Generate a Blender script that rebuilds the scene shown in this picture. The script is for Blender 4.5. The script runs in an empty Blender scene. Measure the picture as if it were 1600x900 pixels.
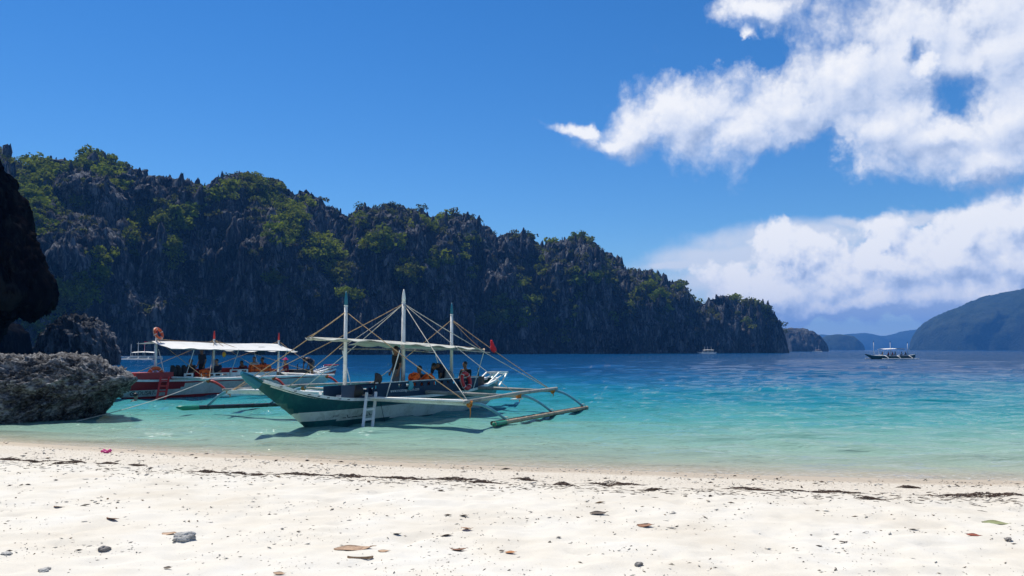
import bpy, bmesh, math, random
import numpy as np
from mathutils import Vector, Matrix

random.seed(7)
RNG = np.random.default_rng(11)
R = math.radians
scene = bpy.context.scene
COL = scene.collection

# ------------------------------------------------------------------ camera
CAM_H = 2.2
F = 1256.0                      # focal length in pixels of a 1600 px wide frame
PITCH = math.atan2(96.0, F)
cam_data = bpy.data.cameras.new("camera")
cam_data.sensor_width = 36.0
cam_data.lens = 36.0 * F / 1600.0
cam_data.clip_start = 0.05
cam_data.clip_end = 30000.0
cam = bpy.data.objects.new("camera", cam_data)
cam.location = (0, 0, CAM_H)
cam.rotation_euler = (math.pi / 2 + PITCH, 0, 0)
COL.objects.link(cam)
scene.camera = cam

# ------------------------------------------------------------------ sun
SUN_EL, SUN_TO = R(58), Vector((-0.62, 0.78, 0)).normalized()
to_sun = Vector((SUN_TO.x * math.cos(SUN_EL), SUN_TO.y * math.cos(SUN_EL), math.sin(SUN_EL)))
sd = bpy.data.lights.new("sun", 'SUN')
sd.energy = 4.0
sd.angle = R(0.55)
sd.color = (1.0, 0.955, 0.88)
sun = bpy.data.objects.new("sun", sd)
sun.rotation_euler = (-to_sun).to_track_quat('-Z', 'Y').to_euler()
COL.objects.link(sun)

# ------------------------------------------------------------------ render settings
scene.render.engine = 'CYCLES'
scene.view_settings.view_transform = 'Standard'
scene.view_settings.look = 'None'
scene.view_settings.gamma = 1.0
scene.view_settings.exposure = 0.55
scene.view_settings.use_curve_mapping = False
cy = scene.cycles
cy.use_denoising = True
try:
    cy.denoiser = 'OPENIMAGEDENOISE'
    cy.denoising_input_passes = 'RGB_ALBEDO_NORMAL'
    cy.denoising_prefilter = 'ACCURATE'
except Exception:
    pass
cy.max_bounces = 6
cy.diffuse_bounces = 3
cy.glossy_bounces = 3
cy.transmission_bounces = 4
cy.transparent_max_bounces = 12
cy.volume_bounces = 0
cy.caustics_reflective = False
cy.caustics_refractive = False
cy.sample_clamp_indirect = 6.0

# ------------------------------------------------------------------ node helper
class NT:
    def __init__(self, tree):
        self.t = tree
        self.n = tree.nodes
        self.l = tree.links
    def new(self, kind, **kw):
        nd = self.n.new(kind)
        for k, v in kw.items():
            setattr(nd, k, v)
        return nd
    def link(self, a, b):
        self.l.new(a, b)
    def put(self, sock, v):
        if hasattr(v, 'is_output'):
            self.l.new(v, sock)
        else:
            sock.default_value = v
    def math(self, op, a, b=None, c=None, clamp=False):
        nd = self.n.new('ShaderNodeMath'); nd.operation = op; nd.use_clamp = clamp
        self.put(nd.inputs[0], a)
        if b is not None: self.put(nd.inputs[1], b)
        if c is not None: self.put(nd.inputs[2], c)
        return nd.outputs[0]
    def vmath(self, op, a, b=None, scale=None):
        nd = self.n.new('ShaderNodeVectorMath'); nd.operation = op
        self.put(nd.inputs[0], a)
        if b is not None: self.put(nd.inputs[1], b)
        if scale is not None: self.put(nd.inputs['Scale'], scale)
        return nd.outputs['Value'] if op in ('LENGTH', 'DOT_PRODUCT', 'DISTANCE') else nd.outputs['Vector']
    def maprange(self, v, a, b, c=0.0, d=1.0, kind='SMOOTHSTEP'):
        nd = self.n.new('ShaderNodeMapRange'); nd.interpolation_type = kind
        self.put(nd.inputs['Value'], v)
        for k, x in (('From Min', a), ('From Max', b), ('To Min', c), ('To Max', d)):
            self.put(nd.inputs[k], x)
        return nd.outputs['Result']
    def noise(self, vec, scale, detail=4, rough=0.55, lac=2.0, dist=0.0, color=False, dim='3D', ntype='FBM'):
        nd = self.n.new('ShaderNodeTexNoise'); nd.noise_dimensions = dim
        nd.noise_type = ntype
        if vec is not None: self.l.new(vec, nd.inputs['Vector'])
        nd.inputs['Scale'].default_value = scale
        nd.inputs['Detail'].default_value = detail
        nd.inputs['Roughness'].default_value = rough
        nd.inputs['Lacunarity'].default_value = lac
        nd.inputs['Distortion'].default_value = dist
        return nd.outputs['Color'] if color else nd.outputs['Fac']
    def ramp(self, fac, stops, interp='LINEAR'):
        nd = self.n.new('ShaderNodeValToRGB'); nd.color_ramp.interpolation = interp
        el = nd.color_ramp.elements
        while len(el) > 1: el.remove(el[-1])
        el[0].position = stops[0][0]; el[0].color = (*stops[0][1], 1)
        for p, c in stops[1:]:
            e = el.new(p); e.color = (*c, 1)
        self.put(nd.inputs['Fac'], fac)
        return nd.outputs['Color']
    def mix(self, fac, a, b, mode='MIX'):
        nd = self.n.new('ShaderNodeMix'); nd.data_type = 'RGBA'; nd.blend_type = mode
        self.put(nd.inputs[0], fac)
        self.put(nd.inputs[6], a if hasattr(a, 'is_output') else (*a, 1))
        self.put(nd.inputs[7], b if hasattr(b, 'is_output') else (*b, 1))
        return nd.outputs[2]
    def mapping(self, vec, loc=(0, 0, 0), rot=(0, 0, 0), scale=(1, 1, 1), kind='POINT'):
        nd = self.n.new('ShaderNodeMapping'); nd.vector_type = kind
        self.l.new(vec, nd.inputs['Vector'])
        nd.inputs['Location'].default_value = loc
        nd.inputs['Rotation'].default_value = rot
        nd.inputs['Scale'].default_value = scale
        return nd.outputs['Vector']

# ------------------------------------------------------------------ where a picture point lies in the place
CP, SP = math.cos(PITCH), math.sin(PITCH)
def ray(px, py):
    xc, yc = (px - 800.0) / F, (450.0 - py) / F
    return np.array([xc, CP - yc * SP, SP + yc * CP])
def on_z(px, py, z=0.0):
    d = ray(px, py); t = (z - CAM_H) / d[2]
    return Vector((d[0] * t, d[1] * t, z))
def at_y(px, py, Y):
    d = ray(px, py); t = Y / d[1]
    return Vector((d[0] * t, Y, CAM_H + d[2] * t))
def project(P):
    P = np.asarray(P, float)
    x, y, z = P[..., 0], P[..., 1], P[..., 2] - CAM_H
    fwd = y * CP + z * SP; up = -y * SP + z * CP
    return 800 + F * x / fwd, 450 - F * up / fwd

# ------------------------------------------------------------------ world: daylight sky with clouds
world = bpy.data.worlds.new("World")
scene.world = world
world.use_nodes = True
def dir_ae(px, py):
    d = ray(px, py); d = d / np.linalg.norm(d)
    return math.atan2(d[0], d[1]), math.asin(d[2])


wt = NT(world.node_tree)
for nd in list(wt.n): wt.n.remove(nd)
world.cycles.sampling_method = 'MANUAL'
world.cycles.sample_map_resolution = 512
w_out = wt.new('ShaderNodeOutputWorld')
sky = wt.new('ShaderNodeTexSky'); sky.sky_type = 'NISHITA'
sky.sun_disc = False
sky.sun_elevation = SUN_EL
sky.sun_rotation = math.atan2(SUN_TO.x, SUN_TO.y)
sky.altitude = 0; sky.air_density = 1.0; sky.dust_density = 0.0; sky.ozone_density = 2.5
hs = wt.new('ShaderNodeHueSaturation'); hs.inputs['Saturation'].default_value = 1.32; hs.inputs['Value'].default_value = 0.68
wt.link(sky.outputs[0], hs.inputs['Color'])
bg = wt.new('ShaderNodeBackground'); bg.inputs['Strength'].default_value = 0.10
wt.link(wt.mix(1.0, hs.outputs['Color'], (0.72, 0.93, 1.12), 'MULTIPLY'), bg.inputs['Color'])
tc = wt.new('ShaderNodeTexCoord')
sep = wt.new('ShaderNodeSeparateXYZ'); wt.link(tc.outputs['Generated'], sep.inputs[0])
az = wt.math('ARCTAN2', sep.outputs[0], sep.outputs[1])
el = wt.math('ARCSINE', sep.outputs[2])
cmb = wt.new('ShaderNodeCombineXYZ'); wt.link(az, cmb.inputs[0]); wt.link(el, cmb.inputs[1])
AE = cmb.outputs[0]

UPPER = [(890, 192, 60, 16), (940, 208, 75, 24), (1000, 198, 84, 48), (1085, 178, 112, 76), (1170, 203, 112, 86), (1245, 153, 129, 115), (1325, 113, 140, 121), (1420, 68, 157, 109), (1540, 78, 179, 132), (1390, 203, 134, 78), (1500, 202, 168, 60), (1610, 172, 146, 98), (1182, 22, 84, 32), (1150, 68, 26, 18), (1760, 128, 202, 138), (1720, -60, 200, 110), (1560, 232, 134, 44)]
UHOLE = [(1500, 142, 52, 46, 0.75), (1425, 68, 24, 18, 0.9), (1275, 265, 80, 46, 1.3), (1130, 85, 110, 26, 0.8)]
LOWER = [(1240, 412, 60, 48), (1290, 445, 90, 50), (1390, 425, 95, 66), (1470, 412, 115, 80), (1560, 400, 120, 92), (1595, 345, 66, 70), (1490, 365, 58, 46), (1330, 470, 190, 32),
         (1540, 455, 190, 46), (1660, 330, 120, 110), (1800, 380, 190, 110), (2000, 430, 260, 90), (1215, 455, 120, 40)]
LHOLE = [(1350, 395, 30, 22, .5)]
ANVIL = [(1150, 402, 190, 32), (1250, 372, 170, 30), (1390, 348, 120, 12), (1060, 412, 110, 12), (1330, 415, 250, 50), (1560, 430, 260, 60), (1130, 440, 110, 40)]

def blob_field(t, v, blobs, holes, k=0.3):
    rmin = None
    for (x, y, rx, ry) in blobs:
        a, e = dir_ae(x, y)
        r = t.vmath('LENGTH', t.vmath('MULTIPLY', t.vmath('SUBTRACT', v, (a, e, 0)), (F / rx, F / ry, 0)))
        rmin = r if rmin is None else t.math('SMOOTH_MIN', rmin, r, k)
    val = t.math('SUBTRACT', 1.0, rmin)
    for (x, y, rx, ry, w) in holes:
        a, e = dir_ae(x, y)
        r = t.vmath('LENGTH', t.vmath('MULTIPLY', t.vmath('SUBTRACT', v, (a, e, 0)), (F / rx, F / ry, 0)))
        val = t.math('SUBTRACT', val, t.math('MULTIPLY', t.math('SUBTRACT', 1.0, r, clamp=True), w))
    return t.math('MAXIMUM', val, -1.2)

def cloud_group():
    g = bpy.data.node_groups.new('cumulus', 'ShaderNodeTree')
    g.interface.new_socket('Vector', in_out='INPUT', socket_type='NodeSocketVector')
    g.interface.new_socket('Density', in_out='OUTPUT', socket_type='NodeSocketFloat')
    g.interface.new_socket('Mass', in_out='OUTPUT', socket_type='NodeSocketFloat')
    t = NT(g); gi = t.new('NodeGroupInput'); go = t.new('NodeGroupOutput'); v0 = gi.outputs[0]
    w = t.vmath('SUBTRACT', t.noise(v0, 7.0, 6, 0.62, color=True, dim='2D'), (0.5, 0.5, 0.5))
    v = t.vmath('ADD', v0, t.vmath('MULTIPLY', w, (0.12, 0.09, 0)))
    M = t.math('ADD', t.math('MAXIMUM', blob_field(t, v, UPPER, UHOLE), blob_field(t, v, LOWER, LHOLE)), 0.14)
    vo = t.new('ShaderNodeTexVoronoi'); vo.voronoi_dimensions = '2D'; vo.feature = 'F1'; vo.normalize = True
    t.link(t.vmath('ADD', v0, t.vmath('SCALE', w, scale=0.055)), vo.inputs['Vector'])
    vo.inputs['Scale'].default_value = 17.0; vo.inputs['Detail'].default_value = 3.0; vo.inputs['Roughness'].default_value = 0.6; vo.inputs['Lacunarity'].default_value = 2.2
    n = t.noise(v0, 16.0, 7, 0.6, dim='2D')
    d = t.math('ADD', M, t.math('MULTIPLY', t.math('SUBTRACT', 0.30, vo.outputs['Distance']), 1.15))
    d = t.math('ADD', d, t.math('MULTIPLY', t.math('SUBTRACT', n, 0.5), 1.1))
    t.link(d, go.inputs[0]); t.link(M, go.inputs[1])
    return g
CG = cloud_group()
def field(vec):
    nd = wt.new('ShaderNodeGroup'); nd.node_tree = CG; wt.link(vec, nd.inputs[0]); return nd.outputs
# the sun stands high on the left of the frame: lit crowns, greyer bellies
d0, m0 = field(AE)
d1, m1 = field(wt.vmath('ADD', AE, (-0.008, 0.015, 0)))
lowk = wt.maprange(el, 0.13, 0.19)                           # 0: bank near the horizon, 1: high cloud
alpha = wt.maprange(d0, 0.04, wt.math('MULTIPLY_ADD', lowk, 0.55, 0.34))
relief = wt.math('MULTIPLY_ADD', wt.math('SUBTRACT', d0, d1), wt.math('MULTIPLY_ADD', lowk, -0.55, 1.0), 0.55)
belly = wt.math('MULTIPLY', wt.math('SUBTRACT', m1, m0), 1.0)
lit = wt.math('SUBTRACT', relief, wt.math('MAXIMUM', belly, -0.25), clamp=True)
colr = wt.ramp(lit, [(0.0, (0.27, 0.34, 0.49)), (0.35, (0.42, 0.48, 0.61)), (0.65, (0.57, 0.60, 0.67)), (1.0, (0.70, 0.70, 0.71))])
wa = wt.vmath('SUBTRACT', wt.noise(AE, 5.0, 6, 0.6, color=True, dim='2D'), (0.5, 0.5, 0.5))
av = wt.vmath('ADD', AE, wt.vmath('MULTIPLY', wa, (0.25, 0.05, 0)))
aA = wt.maprange(blob_field(wt, av, ANVIL, []), 0.0, 0.7)
aF = wt.math('MULTIPLY', wt.maprange(el, 0.16, 0.02), wt.maprange(az, 0.05, 0.35))

def over(prev, alpha, col, amax=1.0):
    b = wt.new('ShaderNodeBackground'); b.inputs['Strength'].default_value = 1.0
    wt.put(b.inputs['Color'], col if hasattr(col, 'is_output') else (*col, 1))
    m = wt.new('ShaderNodeMixShader')
    wt.link(wt.math('MULTIPLY', alpha, amax, clamp=True), m.inputs[0])
    wt.link(prev, m.inputs[1]); wt.link(b.outputs[0], m.inputs[2])
    return m.outputs[0]
sh = bg.outputs[0]
sh = over(sh, aF, (0.36, 0.45, 0.60), 0.6)
sh = over(sh, aA, (0.54, 0.57, 0.63), 0.85)
sh = over(sh, alpha, colr, 0.96)
# elsewhere round the sky: plain fair-weather clouds of the same kind
far_n = wt.noise(AE, 3.4, 6, 0.55, dim='2D')
a_f = wt.math('MULTIPLY', wt.maprange(far_n, 0.56, 0.68), wt.maprange(el, 0.0, 0.12))
away = wt.math('MAXIMUM', wt.maprange(az, -0.8, -1.1), wt.maprange(el, 0.55, 0.8))
sh_b = over(bg.outputs[0], wt.math('MULTIPLY', a_f, wt.math('MAXIMUM', away, wt.maprange(az, 0.95, 1.1))), (0.54, 0.58, 0.65), 0.85)
inside = wt.math('MULTIPLY', wt.math('MULTIPLY', wt.maprange(az, 0.0, 0.03), wt.maprange(az, 1.1, 0.95)), wt.math('MULTIPLY', wt.maprange(el, 0.75, 0.6), wt.maprange(el, -0.01, 0.0)))
fin = wt.new('ShaderNodeMixShader')
wt.link(inside, fin.inputs[0]); wt.link(sh_b, fin.inputs[1]); wt.link(sh, fin.inputs[2])
wt.link(fin.outputs[0], w_out.inputs['Surface'])

# ------------------------------------------------------------------ materials
MATS = {}
def new_mat(name):
    m = bpy.data.materials.new(name); m.use_nodes = True
    t = NT(m.node_tree)
    for nd in list(t.n): t.n.remove(nd)
    out = t.new('ShaderNodeOutputMaterial')
    MATS[name] = m
    return m, t, out
def paint(name, col, rough=0.5, wear=0.12, wear_col=None, scale=6.0, bump=0.0, metallic=0.0, transl=0.0, spec=0.4):
    """plain painted / woven / plastic material with blotchy wear"""
    m, t, out = new_mat(name)
    b = t.new('ShaderNodeBsdfPrincipled')
    tcn = t.new('ShaderNodeTexCoord')
    n = t.noise(tcn.outputs['Object'], scale, 6, 0.62)
    n2 = t.noise(tcn.outputs['Object'], scale * 7, 4, 0.6)
    f = t.math('MULTIPLY_ADD', n2, 0.4, t.math('MULTIPLY', n, 0.75))
    wc = wear_col if wear_col else tuple(c * 0.45 for c in col)
    c = t.mix(t.math('MULTIPLY', t.maprange(f, 0.5, 0.78), min(1.0, wear * 4)), col, wc)
    t.link(c, b.inputs['Base Color'])
    b.inputs['Roughness'].default_value = rough
    b.inputs['Metallic'].default_value = metallic
    b.inputs['Specular IOR Level'].default_value = spec
    if bump:
        bp = t.new('ShaderNodeBump'); bp.inputs['Strength'].default_value = bump; bp.inputs['Distance'].default_value = 0.01
        t.link(n2, bp.inputs['Height']); t.link(bp.outputs[0], b.inputs['Normal'])
    sh = b.outputs[0]
    if transl:
        tr = t.new('ShaderNodeBsdfTranslucent'); t.link(c, tr.inputs['Color'])
        mx = t.new('ShaderNodeMixShader'); mx.inputs[0].default_value = transl
        t.link(sh, mx.inputs[1]); t.link(tr.outputs[0], mx.inputs[2]); sh = mx.outputs[0]
    t.link(sh, out.inputs['Surface'])
    return m

def rock_mat(name, dark, mid, light, zs=0.3, scale=0.12, bump=0.8, bdist=0.6, stain=0.5, spec=0.1):
    m, t, out = new_mat(name)
    b = t.new('ShaderNodeBsdfPrincipled')
    g = t.new('ShaderNodeNewGeometry')
    v = t.mapping(g.outputs['Position'], scale=(1, 1, zs))
    n1 = t.noise(v, scale, 8, 0.65)
    n2 = t.noise(v, scale * 6, 6, 0.7)
    n3 = t.noise(g.outputs['Position'], scale * 0.22, 4, 0.5)
    f = t.math('ADD', t.math('MULTIPLY', n1, 0.45), t.math('MULTIPLY', n2, 0.55))
    c = t.ramp(f, [(0.41, dark), (0.50, mid), (0.59, light)])
    c = t.mix(t.math('MULTIPLY', t.maprange(n3, 0.5, 0.7), stain), c, (0.085, 0.066, 0.045), 'MIX')
    t.link(c, b.inputs['Base Color'])
    b.inputs['Roughness'].default_value = 0.9
    b.inputs['Specular IOR Level'].default_value = spec
    bp = t.new('ShaderNodeBump'); bp.inputs['Strength'].default_value = bump; bp.inputs['Distance'].default_value = bdist
    t.link(f, bp.inputs['Height']); t.link(bp.outputs[0], b.inputs['Normal'])
    t.link(b.outputs[0], out.inputs['Surface'])
    return m

def leaf_mat(name):
    """foliage: colour from the plant's own tint attribute"""
    m, t, out = new_mat(name)
    a = t.new('ShaderNodeAttribute'); a.attribute_name = 'tint'
    d = t.new('ShaderNodeBsdfDiffuse'); tr = t.new('ShaderNodeBsdfTranslucent')
    t.link(a.outputs['Color'], d.inputs['Color'])
    t.link(t.mix(0.35, a.outputs['Color'], (0.25, 0.3, 0.02)), tr.inputs['Color'])
    mx = t.new('ShaderNodeMixShader'); mx.inputs[0].default_value = 0.35
    t.link(d.outputs[0], mx.inputs[1]); t.link(tr.outputs[0], mx.inputs[2])
    t.link(mx.outputs[0], out.inputs['Surface'])
    return m

# ------------------------------------------------------------------ mesh helpers
def tag(o, label=None, cat=None, group=None, kind=None):
    if label: o['label'] = label
    if cat: o['category'] = cat
    if group: o['group'] = group
    if kind: o['kind'] = kind
    return o
def np_mesh(name, verts, quads=None, tris=None):
    """fast mesh from numpy arrays"""
    me = bpy.data.meshes.new(name)
    verts = np.ascontiguousarray(verts, dtype=np.float32)
    parts, starts, tot = [], [], 0
    nq = 0 if quads is None else len(quads); nt_ = 0 if tris is None else len(tris)
    loops = []
    if nq: loops.append(np.asarray(quads, np.int32).ravel())
    if nt_: loops.append(np.asarray(tris, np.int32).ravel())
    loops = np.concatenate(loops)
    start = np.concatenate([np.arange(nq) * 4, nq * 4 + np.arange(nt_) * 3]).astype(np.int32)
    me.vertices.add(len(verts)); me.vertices.foreach_set('co', verts.ravel())
    me.loops.add(len(loops)); me.loops.foreach_set('vertex_index', loops)
    me.polygons.add(nq + nt_); me.polygons.foreach_set('loop_start', start)
    me.update(calc_edges=True); me.validate()
    return me
def link(o, parent=None):
    COL.objects.link(o)
    if parent: o.parent = parent
    return o
def np_obj(name, verts, quads=None, tris=None, mat=None, parent=None, smooth=False):
    me = np_mesh(name, verts, quads, tris)
    if mat: me.materials.append(mat)
    if smooth: me.polygons.foreach_set('use_smooth', np.ones(len(me.polygons), bool))
    return link(bpy.data.objects.new(name, me), parent)
def grid_quads(nr, nc, off=0, wrap=False):
    i = np.arange(nr - 1)[:, None]; j = np.arange(nc if wrap else nc - 1)[None, :]
    j2 = (j + 1) % nc
    q = np.stack([i * nc + j, i * nc + j2, (i + 1) * nc + j2, (i + 1) * nc + j], -1)
    return q.reshape(-1, 4) + off
def empty(name, loc=(0, 0, 0), rz=0.0, parent=None):
    o = bpy.data.objects.new(name, None); o.location = loc; o.rotation_euler = (0, 0, rz)
    o.empty_display_size = 0.2
    return link(o, parent)

class MB:
    """collects shapes and links them as one mesh object"""
    def __init__(self):
        self.v = []; self.f = []; self.m = []
    def add(self, vs, fs, mi=0):
        o = len(self.v); self.v += [tuple(x) for x in vs]
        self.f += [tuple(i + o for i in f) for f in fs]; self.m += [mi] * len(fs)
        return self
    def box(self, c, s, rz=0.0, mi=0, M=None):
        hx, hy, hz = s[0] / 2, s[1] / 2, s[2] / 2
        pts = [Vector((x, y, z)) for z in (-hz, hz) for y in (-hy, hy) for x in (-hx, hx)]
        Q = M if M is not None else Matrix.Rotation(rz, 3, 'Z')
        pts = [Q @ p + Vector(c) for p in pts]
        return self.add(pts, [(0, 2, 3, 1), (4, 5, 7, 6), (0, 1, 5, 4), (2, 6, 7, 3), (0, 4, 6, 2), (1, 3, 7, 5)], mi)
    def bar(self, a, b, w, h, mi=0):
        a, b = Vector(a), Vector(b); d = b - a; L = d.length
        x = d.normalized(); up = Vector((0, 0, 1))
        if abs(x.z) > 0.95: up = Vector((1, 0, 0))
        y = up.cross(x).normalized(); z = x.cross(y)
        M = Matrix((x, y, z)).transposed()
        return self.box((a + b) / 2, (L, w, h), M=M, mi=mi)
    def tube(self, pts, r, seg=8, mi=0, caps=True):
        pts = [Vector(p) for p in pts]; n = len(pts)
        rs = r if isinstance(r, (list, tuple)) else [r] * n
        vs = []; prev = None
        for i, p in enumerate(pts):
            d = (pts[min(i + 1, n - 1)] - pts[max(i - 1, 0)]).normalized()
            if prev is None:
                up = Vector((0, 0, 1)) if abs(d.z) < 0.9 else Vector((1, 0, 0))
                x = up.cross(d).normalized()
            else:
                x = (prev - d * prev.dot(d)).normalized()
            prev = x; y = d.cross(x)
            for k in range(seg):
                a = 2 * math.pi * k / seg
                vs.append(p + x * (math.cos(a) * rs[i]) + y * (math.sin(a) * rs[i]))
        fs = [(i * seg + k, i * seg + (k + 1) % seg, (i + 1) * seg + (k + 1) % seg, (i + 1) * seg + k) for i in range(n - 1) for k in range(seg)]
        if caps:
            fs.append(tuple(range(seg - 1, -1, -1))); fs.append(tuple((n - 1) * seg + k for k in range(seg)))
        return self.add(vs, fs, mi)
    def sheet(self, rows, mi=0):
        nr, nc = len(rows), len(rows[0])
        return self.add([p for r in rows for p in r], [(i * nc + j, i * nc + j + 1, (i + 1) * nc + j + 1, (i + 1) * nc + j) for i in range(nr - 1) for j in range(nc - 1)], mi)
    def slab(self, rows, th, mi=0):
        """a sheet with thickness th (downwards)"""
        nr, nc = len(rows), len(rows[0]); n = nr * nc
        top = [Vector(p) for r in rows for p in r]; bot = [p - Vector((0, 0, th)) for p in top]
        fs = [(i * nc + j, i * nc + j + 1, (i + 1) * nc + j + 1, (i + 1) * nc + j) for i in range(nr - 1) for j in range(nc - 1)]
        fs += [tuple(n + k for k in reversed(f)) for f in fs]
        edge = [j for j in range(nc)] + [i * nc + nc - 1 for i in range(1, nr)] + [(nr - 1) * nc + j for j in range(nc - 2, -1, -1)] + [i * nc for i in range(nr - 2, 0, -1)]
        for a, b in zip(edge, edge[1:] + edge[:1]): fs.append((a, n + a, n + b, b)[::-1])
        return self.add(top + bot, fs, mi)
    def torus(self, c, Rr, r, M=None, n=28, k=10, mi=0, a0=0.0, a1=None):
        full = a1 is None
        a1 = 2 * math.pi if full else a1
        vs = []; Q = M if M is not None else Matrix.Identity(3)
        nn = n if full else n + 1
        for i in range(nn):
            a = a0 + (a1 - a0) * i / n
            for j in range(k):
                b = 2 * math.pi * j / k
                vs.append(Q @ Vector(((Rr + r * math.cos(b)) * math.cos(a), (Rr + r * math.cos(b)) * math.sin(a), r * math.sin(b))) + Vector(c))
        fs = []
        for i in range(n):
            i2 = (i + 1) % nn
            for j in range(k): fs.append((i * k + j, i * k + (j + 1) % k, i2 * k + (j + 1) % k, i2 * k + j))
        return self.add(vs, fs, mi)
    def ball(self, c, r, seg=10, rings=7, mi=0, M=None):
        rr = r if isinstance(r, (tuple, list)) else (r, r, r)
        Q = M if M is not None else Matrix.Identity(3)
        vs = [Q @ Vector((0, 0, -rr[2])) + Vector(c)]
        for i in range(1, rings):
            th = math.pi * i / rings
            for j in range(seg):
                a = 2 * math.pi * j / seg
                vs.append(Q @ Vector((rr[0] * math.sin(th) * math.cos(a), rr[1] * math.sin(th) * math.sin(a), -rr[2] * math.cos(th))) + Vector(c))
        vs.append(Q @ Vector((0, 0, rr[2])) + Vector(c)); last = len(vs) - 1
        fs = [(0, 1 + (j + 1) % seg, 1 + j) for j in range(seg)]
        for i in range(rings - 2):
            for j in range(seg):
                a, b = 1 + i * seg + j, 1 + i * seg + (j + 1) % seg
                fs.append((a, b, b + seg, a + seg))
        o = 1 + (rings - 2) * seg
        fs += [(o + j, o + (j + 1) % seg, last) for j in range(seg)]
        return self.add(vs, fs, mi)
    def build(self, name, mats, parent=None, smooth=False):
        me = bpy.data.meshes.new(name); me.from_pydata(self.v, [], self.f)
        for m in (mats if isinstance(mats, (list, tuple)) else [mats]): me.materials.append(MATS[m] if isinstance(m, str) else m)
        me.polygons.foreach_set('material_index', self.m)
        if smooth: me.polygons.foreach_set('use_smooth', [True] * len(self.f))
        me.update()
        return link(bpy.data.objects.new(name, me), parent)

# ------------------------------------------------------------------ gradient noise
_perm = np.random.default_rng(3).permutation(256); _perm = np.concatenate([_perm, _perm, _perm])
_g3 = np.random.default_rng(5).normal(size=(256, 3)); _g3 /= np.linalg.norm(_g3, axis=1)[:, None]
_g3 = _g3.astype(np.float32)
def perlin(x, y, z):
    xi, yi, zi = np.floor(x).astype(np.int64), np.floor(y).astype(np.int64), np.floor(z).astype(np.int64)
    xf, yf, zf = x - xi, y - yi, z - zi
    u, v, w = (f * f * f * (f * (f * 6 - 15) + 10) for f in (xf, yf, zf))
    xi &= 255; yi &= 255; zi &= 255
    def corner(a, b, c):
        h = _perm[_perm[_perm[xi + a] + yi + b] + zi + c]
        g = _g3[h]
        return g[..., 0] * (xf - a) + g[..., 1] * (yf - b) + g[..., 2] * (zf - c)
    def lerp(a, b, t): return a + (b - a) * t
    x00 = lerp(corner(0, 0, 0), corner(1, 0, 0), u); x10 = lerp(corner(0, 1, 0), corner(1, 1, 0), u)
    x01 = lerp(corner(0, 0, 1), corner(1, 0, 1), u); x11 = lerp(corner(0, 1, 1), corner(1, 1, 1), u)
    return 1.4 * lerp(lerp(x00, x10, v), lerp(x01, x11, v), w)
def fbm(x, y, z, octv=4, gain=0.5):
    s = 0; a = 1.0; f = 1.0
    for o in range(octv):
        s = s + a * perlin(x * f + 17.3 * o, y * f + 5.1 * o, z * f + 9.7 * o); a *= gain; f *= 2.03
    return s
def ridged(x, y, z, octv=3, gain=0.5):
    s = 0; a = 1.0; f = 1.0
    for o in range(octv):
        s = s + a * (1 - 2 * np.abs(perlin(x * f + 11.3 * o, y * f + 7.1 * o, z * f + 3.7 * o))); a *= gain; f *= 2.1
    return s

# ================================================================== THE SETTING
# ------------------------------------------------------------------ shoreline and beach
_sh = [on_z(x, y) for x, y in ((-60, 686), (0, 690), (200, 702), (400, 712), (600, 722), (800, 729), (1000, 736), (1200, 743), (1400, 748), (1600, 751), (1700, 752))]
_shx = np.array([-90, -45, -28] + [p.x for p in _sh] + [30, 60, 110]); _shy = np.array([30, 27, 23.5] + [p.y for p in _sh] + [12.6, 12.8, 14.0])
def shore_s(X, Y):
    """metres seawards of the waterline (negative: up the beach)"""
    return (Y - np.interp(X, _shx, _shy)) * 0.97
def beach_profile(s):
    s = np.asarray(s, float)
    up = -s
    land = 0.055 * np.minimum(up, 3.0) + 0.036 * np.clip(up - 3.0, 0, 12) + 0.012 * np.clip(up - 15, 0, 60)
    sea = -(0.055 * s + 0.0016 * s * s)
    return np.where(s < 0, land, sea)
def beach_z(X, Y):
    X = np.asarray(X, float); Y = np.asarray(Y, float)
    s = shore_s(X, Y)
    z = beach_profile(s)
    dry = np.clip((-s - 0.5) / 2.5, 0, 1)
    zz = np.zeros_like(X)
    z = z + dry * (0.035 * fbm(X / 1.7, Y / 1.2, zz, 3) + 0.026 * fbm(X / 0.34, Y / 0.30, zz + 4, 3) )
    foot = np.clip(perlin(X / 0.42, Y / 0.42, zz + 9.0) - 0.28, 0, 1)
    z = z - dry * 0.09 * foot + np.clip(-s + 0.4, 0, 1) * 0.006 * fbm(X / 0.11, Y / 0.11, zz + 2, 2)
    return z
def on_beach(px, py):
    z = 0.3
    for _ in range(12):
        p = on_z(px, py, z); z = float(beach_z(np.array([p.x]), np.array([p.y]))[0])
    p = on_z(px, py, z); return p

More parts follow.
